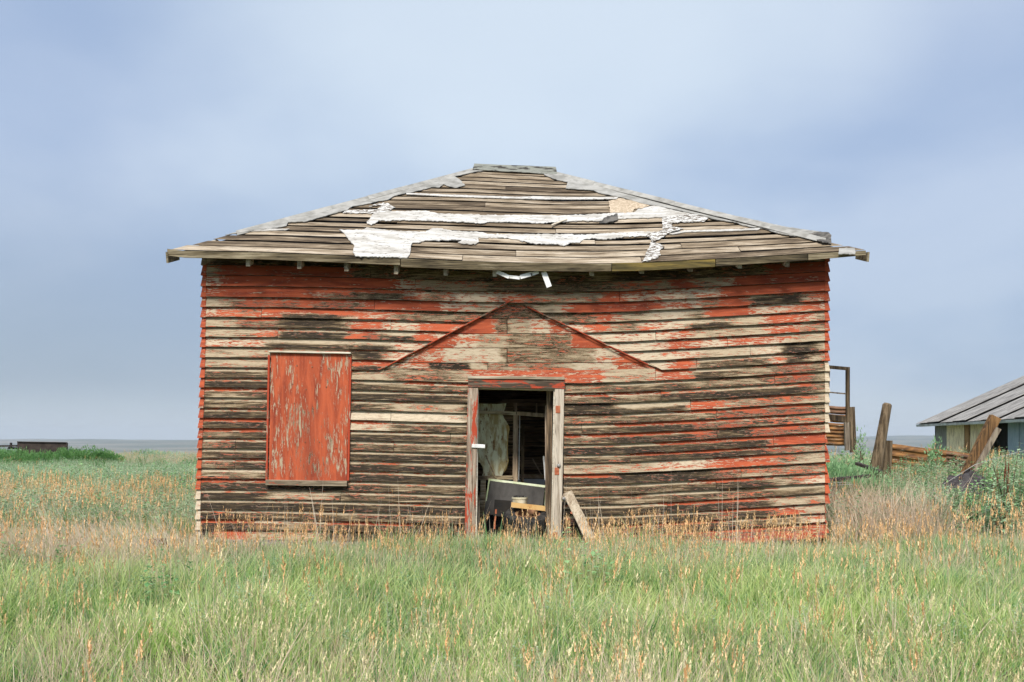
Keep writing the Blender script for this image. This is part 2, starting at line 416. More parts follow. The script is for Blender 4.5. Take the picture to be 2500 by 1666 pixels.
def U(r, k, w): return [(r, k, w)]*6
def SPL(a, b, n): return [a]*n + [b]*(6-n)     # v rows 0,.16,.3,.45,.72,1
CL = {
 'y': U(.34,.72,.2), 'R': U(.90,.15,.5), 'x': U(.80,.85,.1), 'r': U(.66,.22,.6), 'q': SPL((.62,.45,.4),(.46,.80,.2),3), 'm': U(.50,.15,.7),
 'W': U(.20,.0,.8), 'V': U(.38,.05,.8), 'w': U(.22,.20,.45), 'g': U(.22,.50,.3), 'G': U(.34,.45,.4), 'n': U(.36,.30,.2),
 'k': U(.07,.92,.1), 'K': SPL((.30,.5,.4),(.04,.92,.1),2),
 'D': SPL((.30,.06,.50),(.07,.93,.1),3), 'E': SPL((.72,.2,.4),(.15,.90,.1),3), 'L': SPL((.25,.04,.55),(.12,.66,.2),3),
 'B': SPL((.06,.03,.6),(.03,.9,.1),4), 'M': SPL((.64,.1,.6),(.16,.58,.3),3), 'T': SPL((.66,.1,.6),(.15,.05,.8),3),
 'Q': SPL((.80,.25,.5),(.15,.95,.2),4), 'o': U(.14,.52,.05), 'O': U(.10,.18,.3), 'e': U(.10,.80,.0), 'F': SPL((.3,.1,.8),(.30,.62,.2),3),
 'C': SPL((.02,-.1,1.0),(.02,.05,.8),5),
}
VR = [0, .16, .30, .45, .72, 1.0]
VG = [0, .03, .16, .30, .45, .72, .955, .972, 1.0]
ROWS = {
 0: [(525,'O'),(900,'e'),(1010,'o'),(1600,'e'),(2030,'o')],
 1: [(530,'O'),(860,'x'),(1060,'o'),(1500,'o'),(1690,'e'),(1870,'o'),(2030,'x')],
 2: [(536,'V'),(955,'R'),(1014,'m'),(1195,'n'),(1500,'o'),(1640,'n'),(1690,'x'),(1785,'w'),(2030,'R')],
 3: [(555,'r'),(740,'R'),(800,'r'),(880,'q'),(985,'M'),(1030,'m'),(1090,'g'),(1225,'V'),(1270,'r'),(1480,'G'),(1512,'R'),(1640,'m'),(1765,'V'),(2030,'R')],
 4: [(560,'w'),(660,'q'),(670,'R'),(745,'q'),(765,'R'),(890,'q'),(1075,'R'),(1150,'m'),(1260,'w'),(1340,'g'),(1392,'w'),(1600,'R'),(1715,'m'),(1752,'g'),(1830,'R'),(1960,'K'),(2030,'r')],
 5: [(592,'m'),(628,'g'),(690,'r'),(848,'Q'),(935,'m'),(952,'R'),(1010,'q'),(1150,'g'),(1460,'g'),(1500,'r'),(1585,'G'),(1680,'W'),(1725,'g'),(1830,'R'),(1960,'V'),(2030,'r')],
 6: [(590,'w'),(683,'q'),(850,'k'),(955,'r'),(1020,'W'),(1120,'r'),(1440,'V'),(1485,'r'),(1555,'g'),(1640,'V'),(1690,'W'),(1775,'B'),(1870,'w'),(1975,'r'),(2030,'G')],
 7: [(640,'w'),(682,'m'),(850,'D'),(870,'R'),(950,'q'),(1000,'B'),(1060,'r'),(1420,'V'),(1500,'W'),(1655,'V'),(1690,'r'),(1870,'w'),(1960,'r'),(2030,'G')],
 8: [(655,'V'),(850,'B'),(864,'V'),(945,'B'),(1010,'V'),(1040,'m'),(1620,'W'),(1690,'r'),(1775,'V'),(1925,'m'),(2030,'w')],
 9: [(860,'w'),(940,'K'),(1010,'V'),(1630,'W'),(1700,'V'),(1830,'w'),(1905,'W'),(1990,'k'),(2030,'w')],
 10: [(860,'w'),(935,'Q'),(1000,'r'),(1640,'W'),(1700,'r'),(1870,'L'),(1925,'m'),(1975,'k'),(2030,'G')],
 11: [(660,'L'),(860,'g'),(940,'w'),(1140,'g'),(1475,'r'),(1600,'w'),(1690,'r'),(1800,'L'),(1905,'g'),(1985,'q'),(2030,'g')],
 12: [(660,'D'),(860,'D'),(1000,'L'),(1140,'M'),(1510,'g'),(1700,'L'),(1890,'g'),(1985,'q'),(2030,'g')],
 13: [(660,'M'),(1000,'D'),(1140,'D'),(1510,'M'),(1610,'M'),(1960,'D'),(1985,'q'),(2030,'g')],
 14: [(660,'L'),(955,'L'),(1140,'w'),(1500,'k'),(1680,'B'),(1755,'r'),(1985,'G'),(2030,'w')],
 15: [(660,'D'),(1140,'C'),(1500,'g'),(1620,'L'),(1748,'M'),(1800,'q'),(1985,'q'),(2030,'g')],
 16: [(660,'E'),(955,'T'),(1140,'L'),(1500,'L'),(1700,'E'),(1830,'q'),(1940,'M'),(2030,'G')],
 17: [(575,'M'),(660,'E'),(1000,'D'),(1140,'L'),(1500,'M'),(1690,'E'),(1750,'q'),(1830,'K'),(1985,'q'),(2030,'G')],
 18: [(575,'F'),(660,'D'),(850,'D'),(962,'L'),(1140,'L'),(1410,'D'),(1600,'D'),(1885,'E'),(2030,'R')],
 19: [(660,'L'),(1000,'D'),(1140,'D'),(1500,'L'),(1540,'L'),(1875,'E'),(1935,'q'),(2030,'G')],
 20: [(575,'F'),(660,'E'),(1140,'D'),(1380,'w'),(1600,'w'),(1750,'V'),(1890,'r'),(1940,'G'),(2030,'w')],
 21: [(660,'F'),(1140,'D'),(1500,'E'),(1740,'k'),(1808,'q'),(2030,'G')],
 22: [(850,'E'),(1140,'L'),(1500,'L'),(1690,'L'),(1747,'E'),(1890,'E'),(1960,'G'),(2030,'V')],
 23: [(650,'D'),(820,'w'),(1140,'L'),(1500,'D'),(1580,'g'),(1750,'L'),(1880,'g'),(2030,'L')],
 24: [(833,'D'),(1140,'D'),(1450,'D'),(1628,'D'),(1800,'E'),(1882,'E'),(2030,'w')],
 25: [(577,'D'),(1140,'L'),(1500,'D'),(1730,'D'),(1800,'q'),(1900,'E'),(1960,'r'),(2030,'w')],
 26: [(620,'E'),(800,'F'),(1000,'E'),(1140,'k'),(1450,'k'),(1550,'g'),(1790,'E'),(1960,'L'),(2030,'V')],
 27: [(540,'k'),(615,'R'),(800,'w'),(1140,'k'),(1500,'g'),(1700,'E'),(1960,'q'),(2030,'r')],
}
JOINTS = {2:[1014],3:[1512],4:[915],5:[640,1330],6:[955],7:[680,1600],8:[1775],9:[1830],10:[1300,1700],11:[1600],12:[1890],13:[1613],14:[1685],15:[955,1748],16:[1420],
          17:[1100,1750],18:[577,962,1887],19:[1538],20:[575,1400],21:[1808],22:[1747],23:[833],24:[1628],25:[577,1800],26:[1550],27:[615],9:[1830]}
DEFJ = [1460, 905, 1700, 1250]
def wear_at(row, x, v):
    a = [wear_1(row, x+dx, v) for dx in (-14, -5, 5, 14)]
    return tuple(sum(q)/4 for q in zip(*a))
def wear_1(row, x, v):
    for xe, c in ROWS[row]:
        if x < xe: break
    p = CL[c]
    for i in range(5):
        if v <= VR[i+1]:
            f = (v-VR[i])/(VR[i+1]-VR[i]); return tuple(lerp(a, b, f) for a, b in zip(p[i], p[i+1]))
    return p[-1]
def tri_l(y): return 1252 - (y-736)*(317/164)
def tri_r(y): return 1285 + (y-748)*(305/145)
XL = [(0, 494), (10, 491), (15, 487), (22, 480), (28, 479)]
def clap(row, xa, xb, sl=None, sr=None):
    """one board of the front wall between photo columns xa and xb (sl, sr: slanted cuts)"""
    mb = MB(); n = max(2, int((xb-xa)/14)); vs = []; cs = []; fs = []
    ph = R.random()*50; warp = R.uniform(-.002, .003)
    full = [-.28] + VG
    for v in full:
        for i in range(n+1):
            s = i/n
            xm = lerp(xa, xb, s); yt, yb = line(row-1, xm), line(row, xm)
            yy = lerp(yt, yb, v)
            a, b = xa, xb
            if sl: a = sl(lerp(line(row-1, xa), line(row, xa), max(v, 0)))
            if sr: b = sr(lerp(line(row-1, xb), line(row, xb), max(v, 0)))
            x = lerp(a, b, s)
            yy = lerp(line(row-1, x), line(row, x), v)
            e = mnoise.noise(Vector((x*.02, row*3.1, ph)))
            yy += .9*e if v > .9 else 0
            d = -.011 - .036*v + warp + .004*mnoise.noise(Vector((x*.012, row*1.7+v, ph)))
            if v < 0: d = -.008
            p = P(x, yy, 0); q = Vector((p.x, d, p.z)); vs.append(q)
            jx = x + 20*mnoise.noise(Vector((x*.03, v*3+row*2.7, 5.5)))
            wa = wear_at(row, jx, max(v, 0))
            if v > .96: wa = (wa[0]*.25, .95, 0)   # dark line painted in as the shadow under the lap
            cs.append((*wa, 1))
    m = n+1; nr = len(full)
    for j in range(nr-1):
        for i in range(n): fs.append((j*m+i, (j+1)*m+i, (j+1)*m+i+1, j*m+i+1))
    # butt edge and back
    b0 = len(vs)
    for i in range(m):
        q = vs[(nr-1)*m+i]; vs.append(Vector((q.x, -.010, q.z+.001))); cs.append(cs[(nr-1)*m+i])
    for i in range(m):
        q = vs[i]; vs.append(Vector((q.x, -.004, q.z))); cs.append(cs[i])
    for i in range(n):
        fs.append(((nr-1)*m+i, b0+i, b0+i+1, (nr-1)*m+i+1)); fs.append((b0+i, b0+m+i, b0+m+i+1, b0+i+1))
    fs.append(tuple([j*m for j in range(nr)] + [b0, b0+m])[::-1])
    fs.append(tuple([j*m+n for j in range(nr)] + [b0+n, b0+m+n]))
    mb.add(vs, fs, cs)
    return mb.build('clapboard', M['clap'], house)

for row in range(28):
    xl = interp(XL, row) + 11; xr = 2013
    segs = [[xl, xr, None, None]]
    if row >= 12: segs = [[xl, 1144, None, None], [1376, xr, None, None]]
    if 4 <= row <= 10:
        segs = [[xl, tri_l((line(row-1, 1100)+line(row, 1100))/2), None, tri_l], [tri_r((line(row-1, 1400)+line(row, 1400))/2), xr, tri_r, None]]
    js = JOINTS.get(row, [DEFJ[row % 4]])
    for a, b, sl, sr in segs:
        cuts = [j for j in js if a+40 < j < b-40]
        xs_ = [a] + cuts + [b]
        for i, (p, q) in enumerate(zip(xs_, xs_[1:])):
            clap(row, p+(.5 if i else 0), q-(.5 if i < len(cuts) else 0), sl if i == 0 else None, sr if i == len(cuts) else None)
    # corner caps at both ends
    for side in (-1, 1):
        if side < 0: xo, xi = interp(XL, row)-1, xl+1
        else: xo, xi = 2024 - (3 if row > 24 else 0), 2012
        if side > 0 and row in (18, 19, 21, 25, 26): xo -= 6
        yt, yb = line(row-1, xo), line(row, xo)
        mb = MB(); q = []
        for (yy, dx, dd) in ((yt-4, 4.5, -.018), (yb+.8, 0, -.053)):
            xo2 = xo - side*dx
            a, b = P(xo2, yy), P(xi, yy); q.append([(a.x, dd, a.z), (b.x, dd, b.z), (b.x, .02, b.z), (a.x, .02, a.z)])
        mb.hexa(q[1], q[0])
        lo, hi = (.6, .85)
        if side < 0: w = (.78, .2, .5) if row < 23 else (.0, -.2, 1.0)
        else: w = (.8, .2, .5) if (row < 11 or row > 17) else (.05, -.25, 1.0)
        if side < 0 and row in (0,): w = (.1, .5, .1)
        mb.c = [(*w, 1)]*8
        mb.build('corner_cap', M['clap'], house)

# sheathing boards laid bare where the porch gable was
SH = [(726, 778, [(1150, 1400)], [(1500,'y')]),
      (778, 815, [(1075, 1237), (1239, 1480)], [(1200,'R'),(1215,'m'),(1240,'g'),(1290,'w'),(1345,'V'),(1440,'r')]),
      (815, 850, [(1000, 1550)], [(1110,'R'),(1165,'V'),(1235,'w'),(1400,'g'),(1500,'R')]),
      (850, 886, [(940, 1237), (1239, 1595)], [(1080,'m'),(1222,'W'),(1240,'g'),(1450,'g'),(1520,'V'),(1600,'R')]),
      (886, 913, [(928, 1190), (1191, 1598)], [(1050,'V'),(1150,'k'),(1190,'B'),(1400,'G'),(1500,'W'),(1600,'r')])]
for y0, y1, pcs, runs in SH:
    for xa, xb in pcs:
        mb = MB(); n = max(2, int((xb-xa)/12)); vs = []; cs = []; fs = []; tilt = R.uniform(-2, 2)
        for v in VR:
            for i in range(n+1):
                x = lerp(xa, xb, i/n); yy = lerp(y0+.8, y1-.8, v) + (4 if x > 1380 and y0 > 880 else 0)*0 + tilt*(i/n-.5)*v*.5
                p = P(x, yy); vs.append((p.x, .002 + .0015*math.sin(x*.07+y0), p.z))
                for xe, cc in runs:
                    if x + 8*mnoise.noise(Vector((x*.05, yy*.1, 2))) < xe: break
                pr = CL[cc]; cs.append((*pr[VR.index(v)], 1))
        m = n+1
        for j in range(5):
            for i in range(n): fs.append((j*m+i, (j+1)*m+i, (j+1)*m+i+1, j*m+i+1))
        mb.add(vs, fs, cs); b = mb.build('sheathing_board', M['clap'], house)
        sm = b.modifiers.new('thick', 'SOLIDIFY'); sm.thickness = .018; sm.offset = -1

# wall cores behind the boards (front split round the doorway), side and rear walls
def wbox(px0, px1, py0, py1, y0, y1, name='wall_core', mt='gap'):
    a, b = P(px0, py1), P(px1, py0); MB().box(a.x, b.x, y0, y1, a.z, b.z).build(name, M[mt], house)
wbox(500, 1160, 640, 1345, .024, .12); wbox(1358, 2010, 640, 1345, .024, .12); wbox(1160, 1358, 645, 950, .024, .12)
WXL, WXR, WYB = -4.0, 4.03, 8.2
def side_wall(x, y0, y1, s):
    # strips of lapped boards; unseen openings near the front, left one added to let light in
    z0 = .0
    for i in range(26):
        za, zb = z0+i*.13, z0+(i+1)*.13+.015
        spans = [(y0, y1)] if not (6 <= i < 18) else [(y0, .55), (1.75, y1)]
        for a, b in spans:
            mb = MB(); q = [(x, a, za), (x+s*.03, a, za), (x+s*.03, b, za), (x, b, za)]; q2 = [(x, a, zb), (x+s*.008, a, zb), (x+s*.008, b, zb), (x, b, zb)]
            if s < 0: q = q[::-1]; q2 = q2[::-1]
            mb.hexa(q, q2); mb.c = [(.55, .3, .5, 1)]*8; mb.build('clapboard', M['side'], house)
M['side'] = clapboard_mat('peeling_red_side_boards')
nt = M['side'].node_tree
for nd in nt.nodes:
    if nd.type == 'VECT_MATH' and nd.operation == 'MULTIPLY' and abs(nd.inputs[1].default_value[0]-11) < 1e-5: nd.inputs[1].default_value = (58, 11, 58)
    elif nd.type == 'VECT_MATH' and nd.operation == 'MULTIPLY' and abs(nd.inputs[1].default_value[0]-3.6) < 1e-5: nd.inputs[1].default_value = (120, 3.6, 120)
    elif nd.type == 'VECT_MATH' and nd.operation == 'MULTIPLY' and abs(nd.inputs[1].default_value[0]-1.7) < 1e-5: nd.inputs[1].default_value = (15, 1.7, 15)
side_wall(WXL, .12, WYB, -1); side_wall(WXR, .12, WYB, 1)
# rear wall: wide boards with two unseen openings added to let light in
for i in range(12):
    za, zb = i*.29, (i+1)*.29-.008
    for a, b in ([(WXL, -3.2), (-2.2, 2.3), (3.3, WXR)] if i in (3, 4, 5, 6, 7) else [(WXL, WXR)]):
        MB().box(a, b, WYB-.03, WYB, za, zb).build('rear_board', M['dwood'], house)
MB().box(-2.1, 2.2, WYB+.005, WYB+.03, 0, 3.4).build('rear_light_block', M['gap'], house)  # unseen dark sheet added to stop light leaking between the rear boards
MB().box(WXL, WXR, .13, WYB, -.08, .03).build('floor', M['dirt'], house)

def fbar(px0, py0, px1, py1, wpx, y0, y1, name, mt, parent=house, red=None):
    """flat bar on the facade given by its photo centre line"""
    a, b = P(px0, py0, (y0+y1)/2), P(px1, py1, (y0+y1)/2)
    mb = MB(); mb.beam(a, b, wpx*((y0+y1)/2-CAMY)/F, abs(y1-y0), up=(0, 1, 0), seg=5, jit=.0015); return mb.build(name, M[mt], parent, bevel=.003)
# ---- roof
YE, YR = -.45, 4.0            # depth of front eave and ridge
EXL, EXR = -4.25, 4.40
RXL, RXR = -.64, .75
ZE, ZRL, ZRR = CAMZ+2.378, CAMZ+4.60, CAMZ+4.53
def roof(x, u):
    """front slope surface, u = 0 eave .. 1 ridge"""
    t = (x-EXL)/(EXR-EXL)
    ze = ZE - .163*interp(SAG, min(max(t, 0), 1)) + (.02 if t < 0 else 0)
    zr = lerp(ZRL, ZRR, min(max((x-RXL)/(RXR-RXL), 0), 1))
    return Vector((x, lerp(YE, YR, u), lerp(ze, zr, u)))
def roofhit(px, py):
    lo, hi = -.1, 1.1
    for _ in range(30):
        u = (lo+hi)/2; D = lerp(YE, YR, u)-CAMY; x = (px-1250)*D/F; z = CAMZ+(HOR-py)*D/F
        if roof(x, u).z < z: lo = u
        else: hi = u
    return x, u
NRM = Vector((0, -2.26, 4.45)).normalized()
NC = 19
def xl_(u): return lerp(EXL, RXL, u)
def xr_(u): return lerp(EXR, RXR, u)
def plank_on(surf, xa0, xb0, xa1, xb1, u0, u1, nrm, name='roof_board', lift=0.0, thick=.0035, mt='roofwood', slopeconst=None):
    n = max(1, int(max(xb0-xa0, xb1-xa1)/.35)); top = []; bot = []; t0, t1 = R.uniform(-.008, .004), R.uniform(-.004, .008)
    ph = R.random()*40
    for (u, a, b, tt) in ((u0, xa0, xb0, t0), (u1, xa1, xb1, t1)):
        for i in range(n+1):
            x = lerp(a, b, i/n); p = surf(x, u) + nrm*(lift+tt+.004*mnoise.noise(Vector((x*1.3, u*9, ph))))
            top.append(p); bot.append(p-nrm*thick)
    m = n+1; vs = top+bot; k = 2*m; fs = []
    for i in range(n):
        fs += [(i, i+1, m+i+1, m+i), (k+i, k+m+i, k+m+i+1, k+i+1), (i, k+i, k+i+1, i+1), (m+i, m+i+1, k+m+i+1, k+m+i)]
    fs += [(0, m, k+m, k), (n, k+n, k+m+n, m+n)]
    return MB().add(vs, fs).build(name, M[mt], house)
RJ = {0: [1.62, -.62], 1: [.05, 2.9], 2: [-1.3, 2.2], 3: [1.1], 5: [.6], 6: [-1.6], 8: [1.2], 10: [-.4], 12: [.3], 14: [-.1]}
for k in range(NC):
    gap = R.choice([.020, .030, .045, .030, .060])
    gap = R.choice([.07, .085, .10, .125]); u0, u1 = k/NC + gap/2/5, (k+1)/NC - gap/2/5
    js = [j for j in RJ.get(k, []) if xl_(u1)+.4 < j < xr_(u1)-.4]
    e = [None]+sorted(js)+[None]
    for a, b in zip(e, e[1:]):
        plank_on(roof, xl_(u0)-.01 if a is None else a+.003, xr_(u0)+.01 if b is None else b-.003,
                 xl_(u1)-.01 if a is None else a+.003, xr_(u1)+.01 if b is None else b-.003, u0, u1, NRM)
# dark sheet added just beneath as attic darkness (front), then the three other slopes in boards
def sheet(name, fn, us, xf, n, mt, off):
    vs = []; fs = []
    for u in us:
        for i in range(n+1): vs.append(fn(lerp(xf[0](u), xf[1](u), i/n), u)+off)
    m = n+1
    for j in range(len(us)-1):
        for i in range(n): fs.append((j*m+i, j*m+i+1, (j+1)*m+i+1, (j+1)*m+i))
    o = MB().add(vs, fs).build(name, M[mt], house); return o
sheet('attic_shade_sheet', roof, [0.01, .25, .5, .75, .99], (xl_, xr_), 14, 'gap', -NRM*.045)
YB = 8.6
def quad_slope(A, B, C, D_, nb, nrm, hole=None):
    """A-B eave, D-C ridge ends; boards parallel to the eave"""
    for k in range(nb):
        a, b = (k+.06)/nb, (k+.94)/nb
        q = [A.lerp(D_, a), B.lerp(C, a), B.lerp(C, b), A.lerp(D_, b)]
        if hole and hole[0] <= k < hole[1]: q[1] = q[1].lerp(q[0], hole[2]); q[2] = q[2].lerp(q[3], hole[2])
        MB().hexa([p-nrm*.022 for p in q], q).build('roof_board', M['roofy'] if abs(nrm.x) > .2 else M['roofwood'], house)
M['roofy'] = wood_mat('weathered_roof_board_side', (.66, .58, .46), (.37, .30, .215), (.10, .075, .05), 'y', contrast=.9, stain=.75)
cFL, cFR = roof(xl_(.068), .068), roof(xr_(.085), .085); cBL, cBR = Vector((cFL.x, YB, cFL.z)), Vector((cFR.x, YB, cFR.z))
rL, rR = roof(RXL, 1), roof(RXR, 1)
dn = Vector((0, 0, -.012))
quad_slope(cBL+dn, cFL+dn, rL+dn, rL+dn, 17, Vector((-.5, 0, .85)).normalized(), (1, 9, .30))  # boards cut short: unseen opening added to light the room behind the door
quad_slope(cFR+dn, cBR+dn, rR+dn, rR+dn, 17, Vector((.5, 0, .85)).normalized())
quad_slope(cBR+dn, cBL+dn, rL+dn, rR+dn, 17, Vector((0, .45, .89)).normalized())
for q in ([cBL, cBL.lerp(cFL, .72), rL], [cFR, cBR, rR], [cBR, cBL, rL, rR]):
    MB().add([p+Vector((0, 0, -.07)) for p in q], [tuple(range(len(q)))]).build('attic_shade_sheet', M['gap'], house)  # dark sheets added under the other slopes, cut short at the opening
MB().add([(-1.0, .12, 3.2), (WXR, .12, 3.2), (WXR, 2.3, 3.2), (-1.0, 2.3, 3.2), (WXL, 2.3, 3.2), (WXR, WYB, 3.2), (WXL, WYB, 3.2)], [(0, 1, 2, 3), (4, 2, 5, 6)]).build('ceiling', M['gap'], house)  # front left part left open, added to let light down into the room

# patches that lie on the front slope (outlines measured, laid on the boards with their own thickness)
def patch(name, pts, mt, lift=.014, thick=.010, rough=2.4, step=10, label=None, curl=0.0, ragged=True):
    out = []
    n = len(pts)
    for i in range(n):
        a, b = pts[i], pts[(i+1) % n]; L = math.dist(a, b); k = max(1, int(L/4)) if ragged else max(1, int(L/15))
        for j in range(k):
            f = j/k; x, y = lerp(a[0], b[0], f), lerp(a[1], b[1], f)
            if ragged and j:
                x += rough*1.3*mnoise.noise(Vector((x*.21, y*.21, 1.3))) ; y += rough*mnoise.noise(Vector((x*.23, y*.23, 7.7)))
            out.append((x, y))
    no = len(out); xs0, xs1 = min(p[0] for p in out), max(p[0] for p in out); ys0, ys1 = min(p[1] for p in out), max(p[1] for p in out)
    verts = [Vector(p) for p in out]; edges = [(i, (i+1) % no) for i in range(no)]
    y = ys0+step/2
    while y < ys1:
        x = xs0+step/2
        while x < xs1: verts.append(Vector((x+R.uniform(-2, 2), y+R.uniform(-1, 1)))); x += step*1.6
        y += step
    r = delaunay_2d_cdt(verts, edges, [list(range(no))], 1, 1e-4)
    tv, tf = r[0], r[2]
    vs = []
    for p in tv:
        x, u = roofhit(p.x, p.y)
        vs.append(roof(x, u) + NRM*(lift + curl*mnoise.noise(Vector((x*5, u*30, 0)))))
    if not tf: return
    mb = MB().add(vs, [tuple(f) for f in tf]); o = mb.build(name, M[mt], house)
    sm = o.modifiers.new('thick', 'SOLIDIFY'); sm.thickness = thick; sm.offset = 0
    if label: o['label'] = label
    return o
patch('roof_coating', [(992,474),(1120,479),(1269,484),(1311,482.5),(1410,485),(1510,484),(1505,488.5),(1400,490),(1340,489.5),(1269,488),(1120,483.5),(992,477.5)], 'white', rough=.8)
patch('roof_coating', [(914,523),(935,519.6),(977,518.6),(1039,517.5),(1073,525),(1226,529),(1277,528),(1375,529),(1434,527),(1490,524),(1547,522),(1556,515),(1587,507),(1600,506),(1686,526),(1644,531),(1614,534),(1507,537),(1481,543),(1428,542),(1345,546),(1322,548),(1247,545),(1190,545),(1173,549),(1133,545),(1041,542),(960,540),(948,542),(925,541),(907,553),(896,549),(905,532)], 'white', label='white coating band across the middle of the roof')
patch('roof_coating', [(846,516.5),(920,515),(933,505),(952,506),(956,516),(935,521),(916,523),(837,523)], 'white2')
patch('roof_coating', [(935,505),(900,507),(925,500),(945,499),(965,510),(956,515)], 'white2', lift=.016)
patch('roof_coating', [(1616,535),(1641,532),(1688,526),(1730,536),(1720,544),(1666,545),(1641,548),(1639,554),(1668,563),(1644,568),(1631,574),(1611,587),(1592,595),(1586,584),(1575,577),(1600,570),(1618,566),(1617,550)], 'white2', lift=.017)
patch('roof_coating', [(827,564),(884,565),(895,559),(920,562),(967,567.4),(1039,569.6),(1054,561),(1075,561),(1105,567.4),(1179,570.6),(1190,575),(1305,575),(1392,575),(1417,577),(1524,570.6),(1579,568.5),(1596,570),(1589,581),(1566,579),(1513,583),(1481,587.6),(1451,585.5),(1426,587.6),(1415,596),(1394,596),(1377,603.6),(1362,599),(1322,599),(1296,597),(1260,587.6),(1237,584),(1167,584),(1169,594),(1160,600),(1128,598),(1118,595),(1128,588.7),(1039,590),(1026,595),(1007,596),(1003,604.6),(1001,624),(994,633),(963,631),(914,630),(867,628),(861,619),(865,602),(858,596),(850,585),(841,573)], 'white', label='largest white coating patch, low on the roof')
patch('roof_coating', [(1588,595),(1607,598),(1622,605),(1610,615),(1613,627),(1602,635),(1567,643),(1575,632),(1577,620),(1584,610)], 'white2')
patch('roof_coating', [(1634,574),(1671,566),(1782,563),(1856,561),(1851,564.5),(1782,567),(1678,569.5),(1641,575.5)], 'white', rough=.8)
patch('roof_coating', [(614,568),(660,562),(708,562),(700,565),(650,567)], 'white', rough=.7)
patch('chipboard_patch', [(1485,494),(1519,488),(1556,496),(1587,506),(1547,515),(1543,522),(1490,523)], 'osb', label='tan chipboard patch under the right hip')
patch('torn_felt', [(1964,577),(2018,573),(2029,582),(2029,600),(2008,600),(1994,593),(1988,582)], 'felt', lift=.03, curl=.03, label='torn dark felt flap at the right end of the hip')
patch('metal_patch', [(2048,610),(2086,610),(2087,625),(2046,623.6)], 'hip', lift=.016, label='grey metal patch near the right eave corner')
patch('torn_felt', [(1480,538),(1492,531),(1507,529),(1509,540),(1496,546),(1462,549),(1470,543)], 'felt', lift=.03, curl=.03)
patch('lath_strip', [(1346,554),(1384,539.5),(1385,541.5),(1347,556.5)], 'trim', lift=.03, thick=.012, ragged=False)

# hip and ridge roofing
HL = [(1155,414.4),(1012,452.7),(925,474),(831,502),(765,519),(714,535.6),(614,561),(550,577.7)]
patch('hip_roofing', HL + [(563,576),(617,567),(678,559.5),(700,555),(704,546),(745,545),(770,538),(815,525),(845,517),(862,507),(905,500),(925,494),(945,492),(965,481),(990,475),(1010,472),(1058,460),(1073,461),(1083,453),(1098,459),(1112,462),(1136,456),(1120,440),(1108,433),(1120,432),(1163,422),(1185,419.5)], 'hip', lift=.017, rough=1.2, label='grey roofing strip along the left hip with a ragged inner edge')
HR = [(1327,427),(1359,426),(1410,441),(1500,461.6),(1595,488.8),(1678,504),(1757,524),(1831,538.6),(1917,558),(2016,572),(2029,579)]
patch('hip_roofing', HR + [(2010,577),(1964,581),(1940,580.5),(1900,574),(1868,563),(1831,558),(1809,553),(1797,547),(1742,539),(1718,531),(1688,525),(1644,514),(1596,505),(1566,500.5),(1545,494),(1524,487),(1498,482),(1462,475),(1449,468),(1381,464),(1386,448),(1360,443),(1330,431)], 'hip', lift=.019, rough=1.2, label='grey roofing strip along the right hip')
# hip caps that fold over onto the side slopes
def hipcap(corner, top, sgn, u0, u1, n=6):
    for i in range(n):
        a = corner.lerp(top, lerp(u0, u1, i/n)); b = corner.lerp(top, lerp(u0, u1, (i+1)/n+.012))
        up = Vector((0, 0, .026+.005*(i % 2)+R.uniform(0, .006)))
        d = (top-corner).normalized(); front = Vector((-sgn*.10*1.3, -.02, -.03)); side = Vector((sgn*.02, .17, -.07))
        fr = Vector((-sgn*.05, -.10, -.085))
        q = [a+up, b+up, b+up+side, a+up+side]; q2 = [a+up, b+up, b+up+fr*.9, a+up+fr*.9]
        mb = MB().hexa([p-Vector((0, 0, .006)) for p in q], q); mb.hexa([p-Vector((0, 0, .006)) for p in q2], q2)
        mb.build('hip_cap', M['hip'], house)
hipcap(roof(EXL, 0), rL, -1, .17, .985); hipcap(roof(EXR, 0), rR, 1, .10, .985)
# ridge cap: felt-wrapped board pair standing over the ridge
a, b = P(1154, 414, YR-.12), P(1361, 427, YR-.12); a2, b2 = P(1158, 399, YR), P(1357, 407.5, YR)
mb = MB(); n = 9; vs = []
for i in range(n+1):
    t_ = i/n; j = R.uniform(-.008, .008)
    p0, p1 = a.lerp(b, t_), a2.lerp(b2, t_); vs += [p0+Vector((0, -.02, j)), p1+Vector((0, 0, j)), p1+Vector((0, .16, j)), p0+Vector((0, .40, j))]
fs = [(0, 1, 2, 3), (4*n+3, 4*n+2, 4*n+1, 4*n)]
for i in range(n):
    for j in range(4): fs.append((4*i+j, 4*i+4+j, 4*i+4+(j+1) % 4, 4*i+(j+1) % 4))
mb.add(vs, fs); mb.build('ridge_cap', M['ridge'], house)

# fascia in three lengths, following the sag
def fascia(pxa, pxb, mt, hh, dy=0, drop=0, n=14):
    vs = []; fs = []
    for i in range(n+1):
        px = lerp(pxa, pxb, i/n); D = YE-CAMY; x = (px-1250)*D/F
        top = roof(x, 0).z - .004 - drop; h = hh[0]+(hh[1]-hh[0])*i/n; w = .003*mnoise.noise(Vector((px*.02, 0, 3)))
        for (yy, zz) in ((YE-.025-dy, top), (YE-.027-dy+w, top-h), (YE-dy, top-h), (YE-dy, top)): vs.append((x, yy, zz))
    for i in range(n):
        for j in range(4): fs.append((4*i+j, 4*i+(j+1) % 4, 4*i+4+(j+1) % 4, 4*i+4+j))
    fs += [(3, 2, 1, 0), (4*n, 4*n+1, 4*n+2, 4*n+3)]
    return MB().add(vs, fs).build('fascia', M[mt], house)
fascia(410, 977, 'fascia', (.082, .085)); fascia(979, 1492, 'fascia', (.105, .095), .004, .002); fascia(1494, 1745, 'mossfascia', (.10, .09)); fascia(1747, 1970, 'fascia', (.085, .075)); fascia(1972, 2112, 'fascia', (.075, .055), .003)
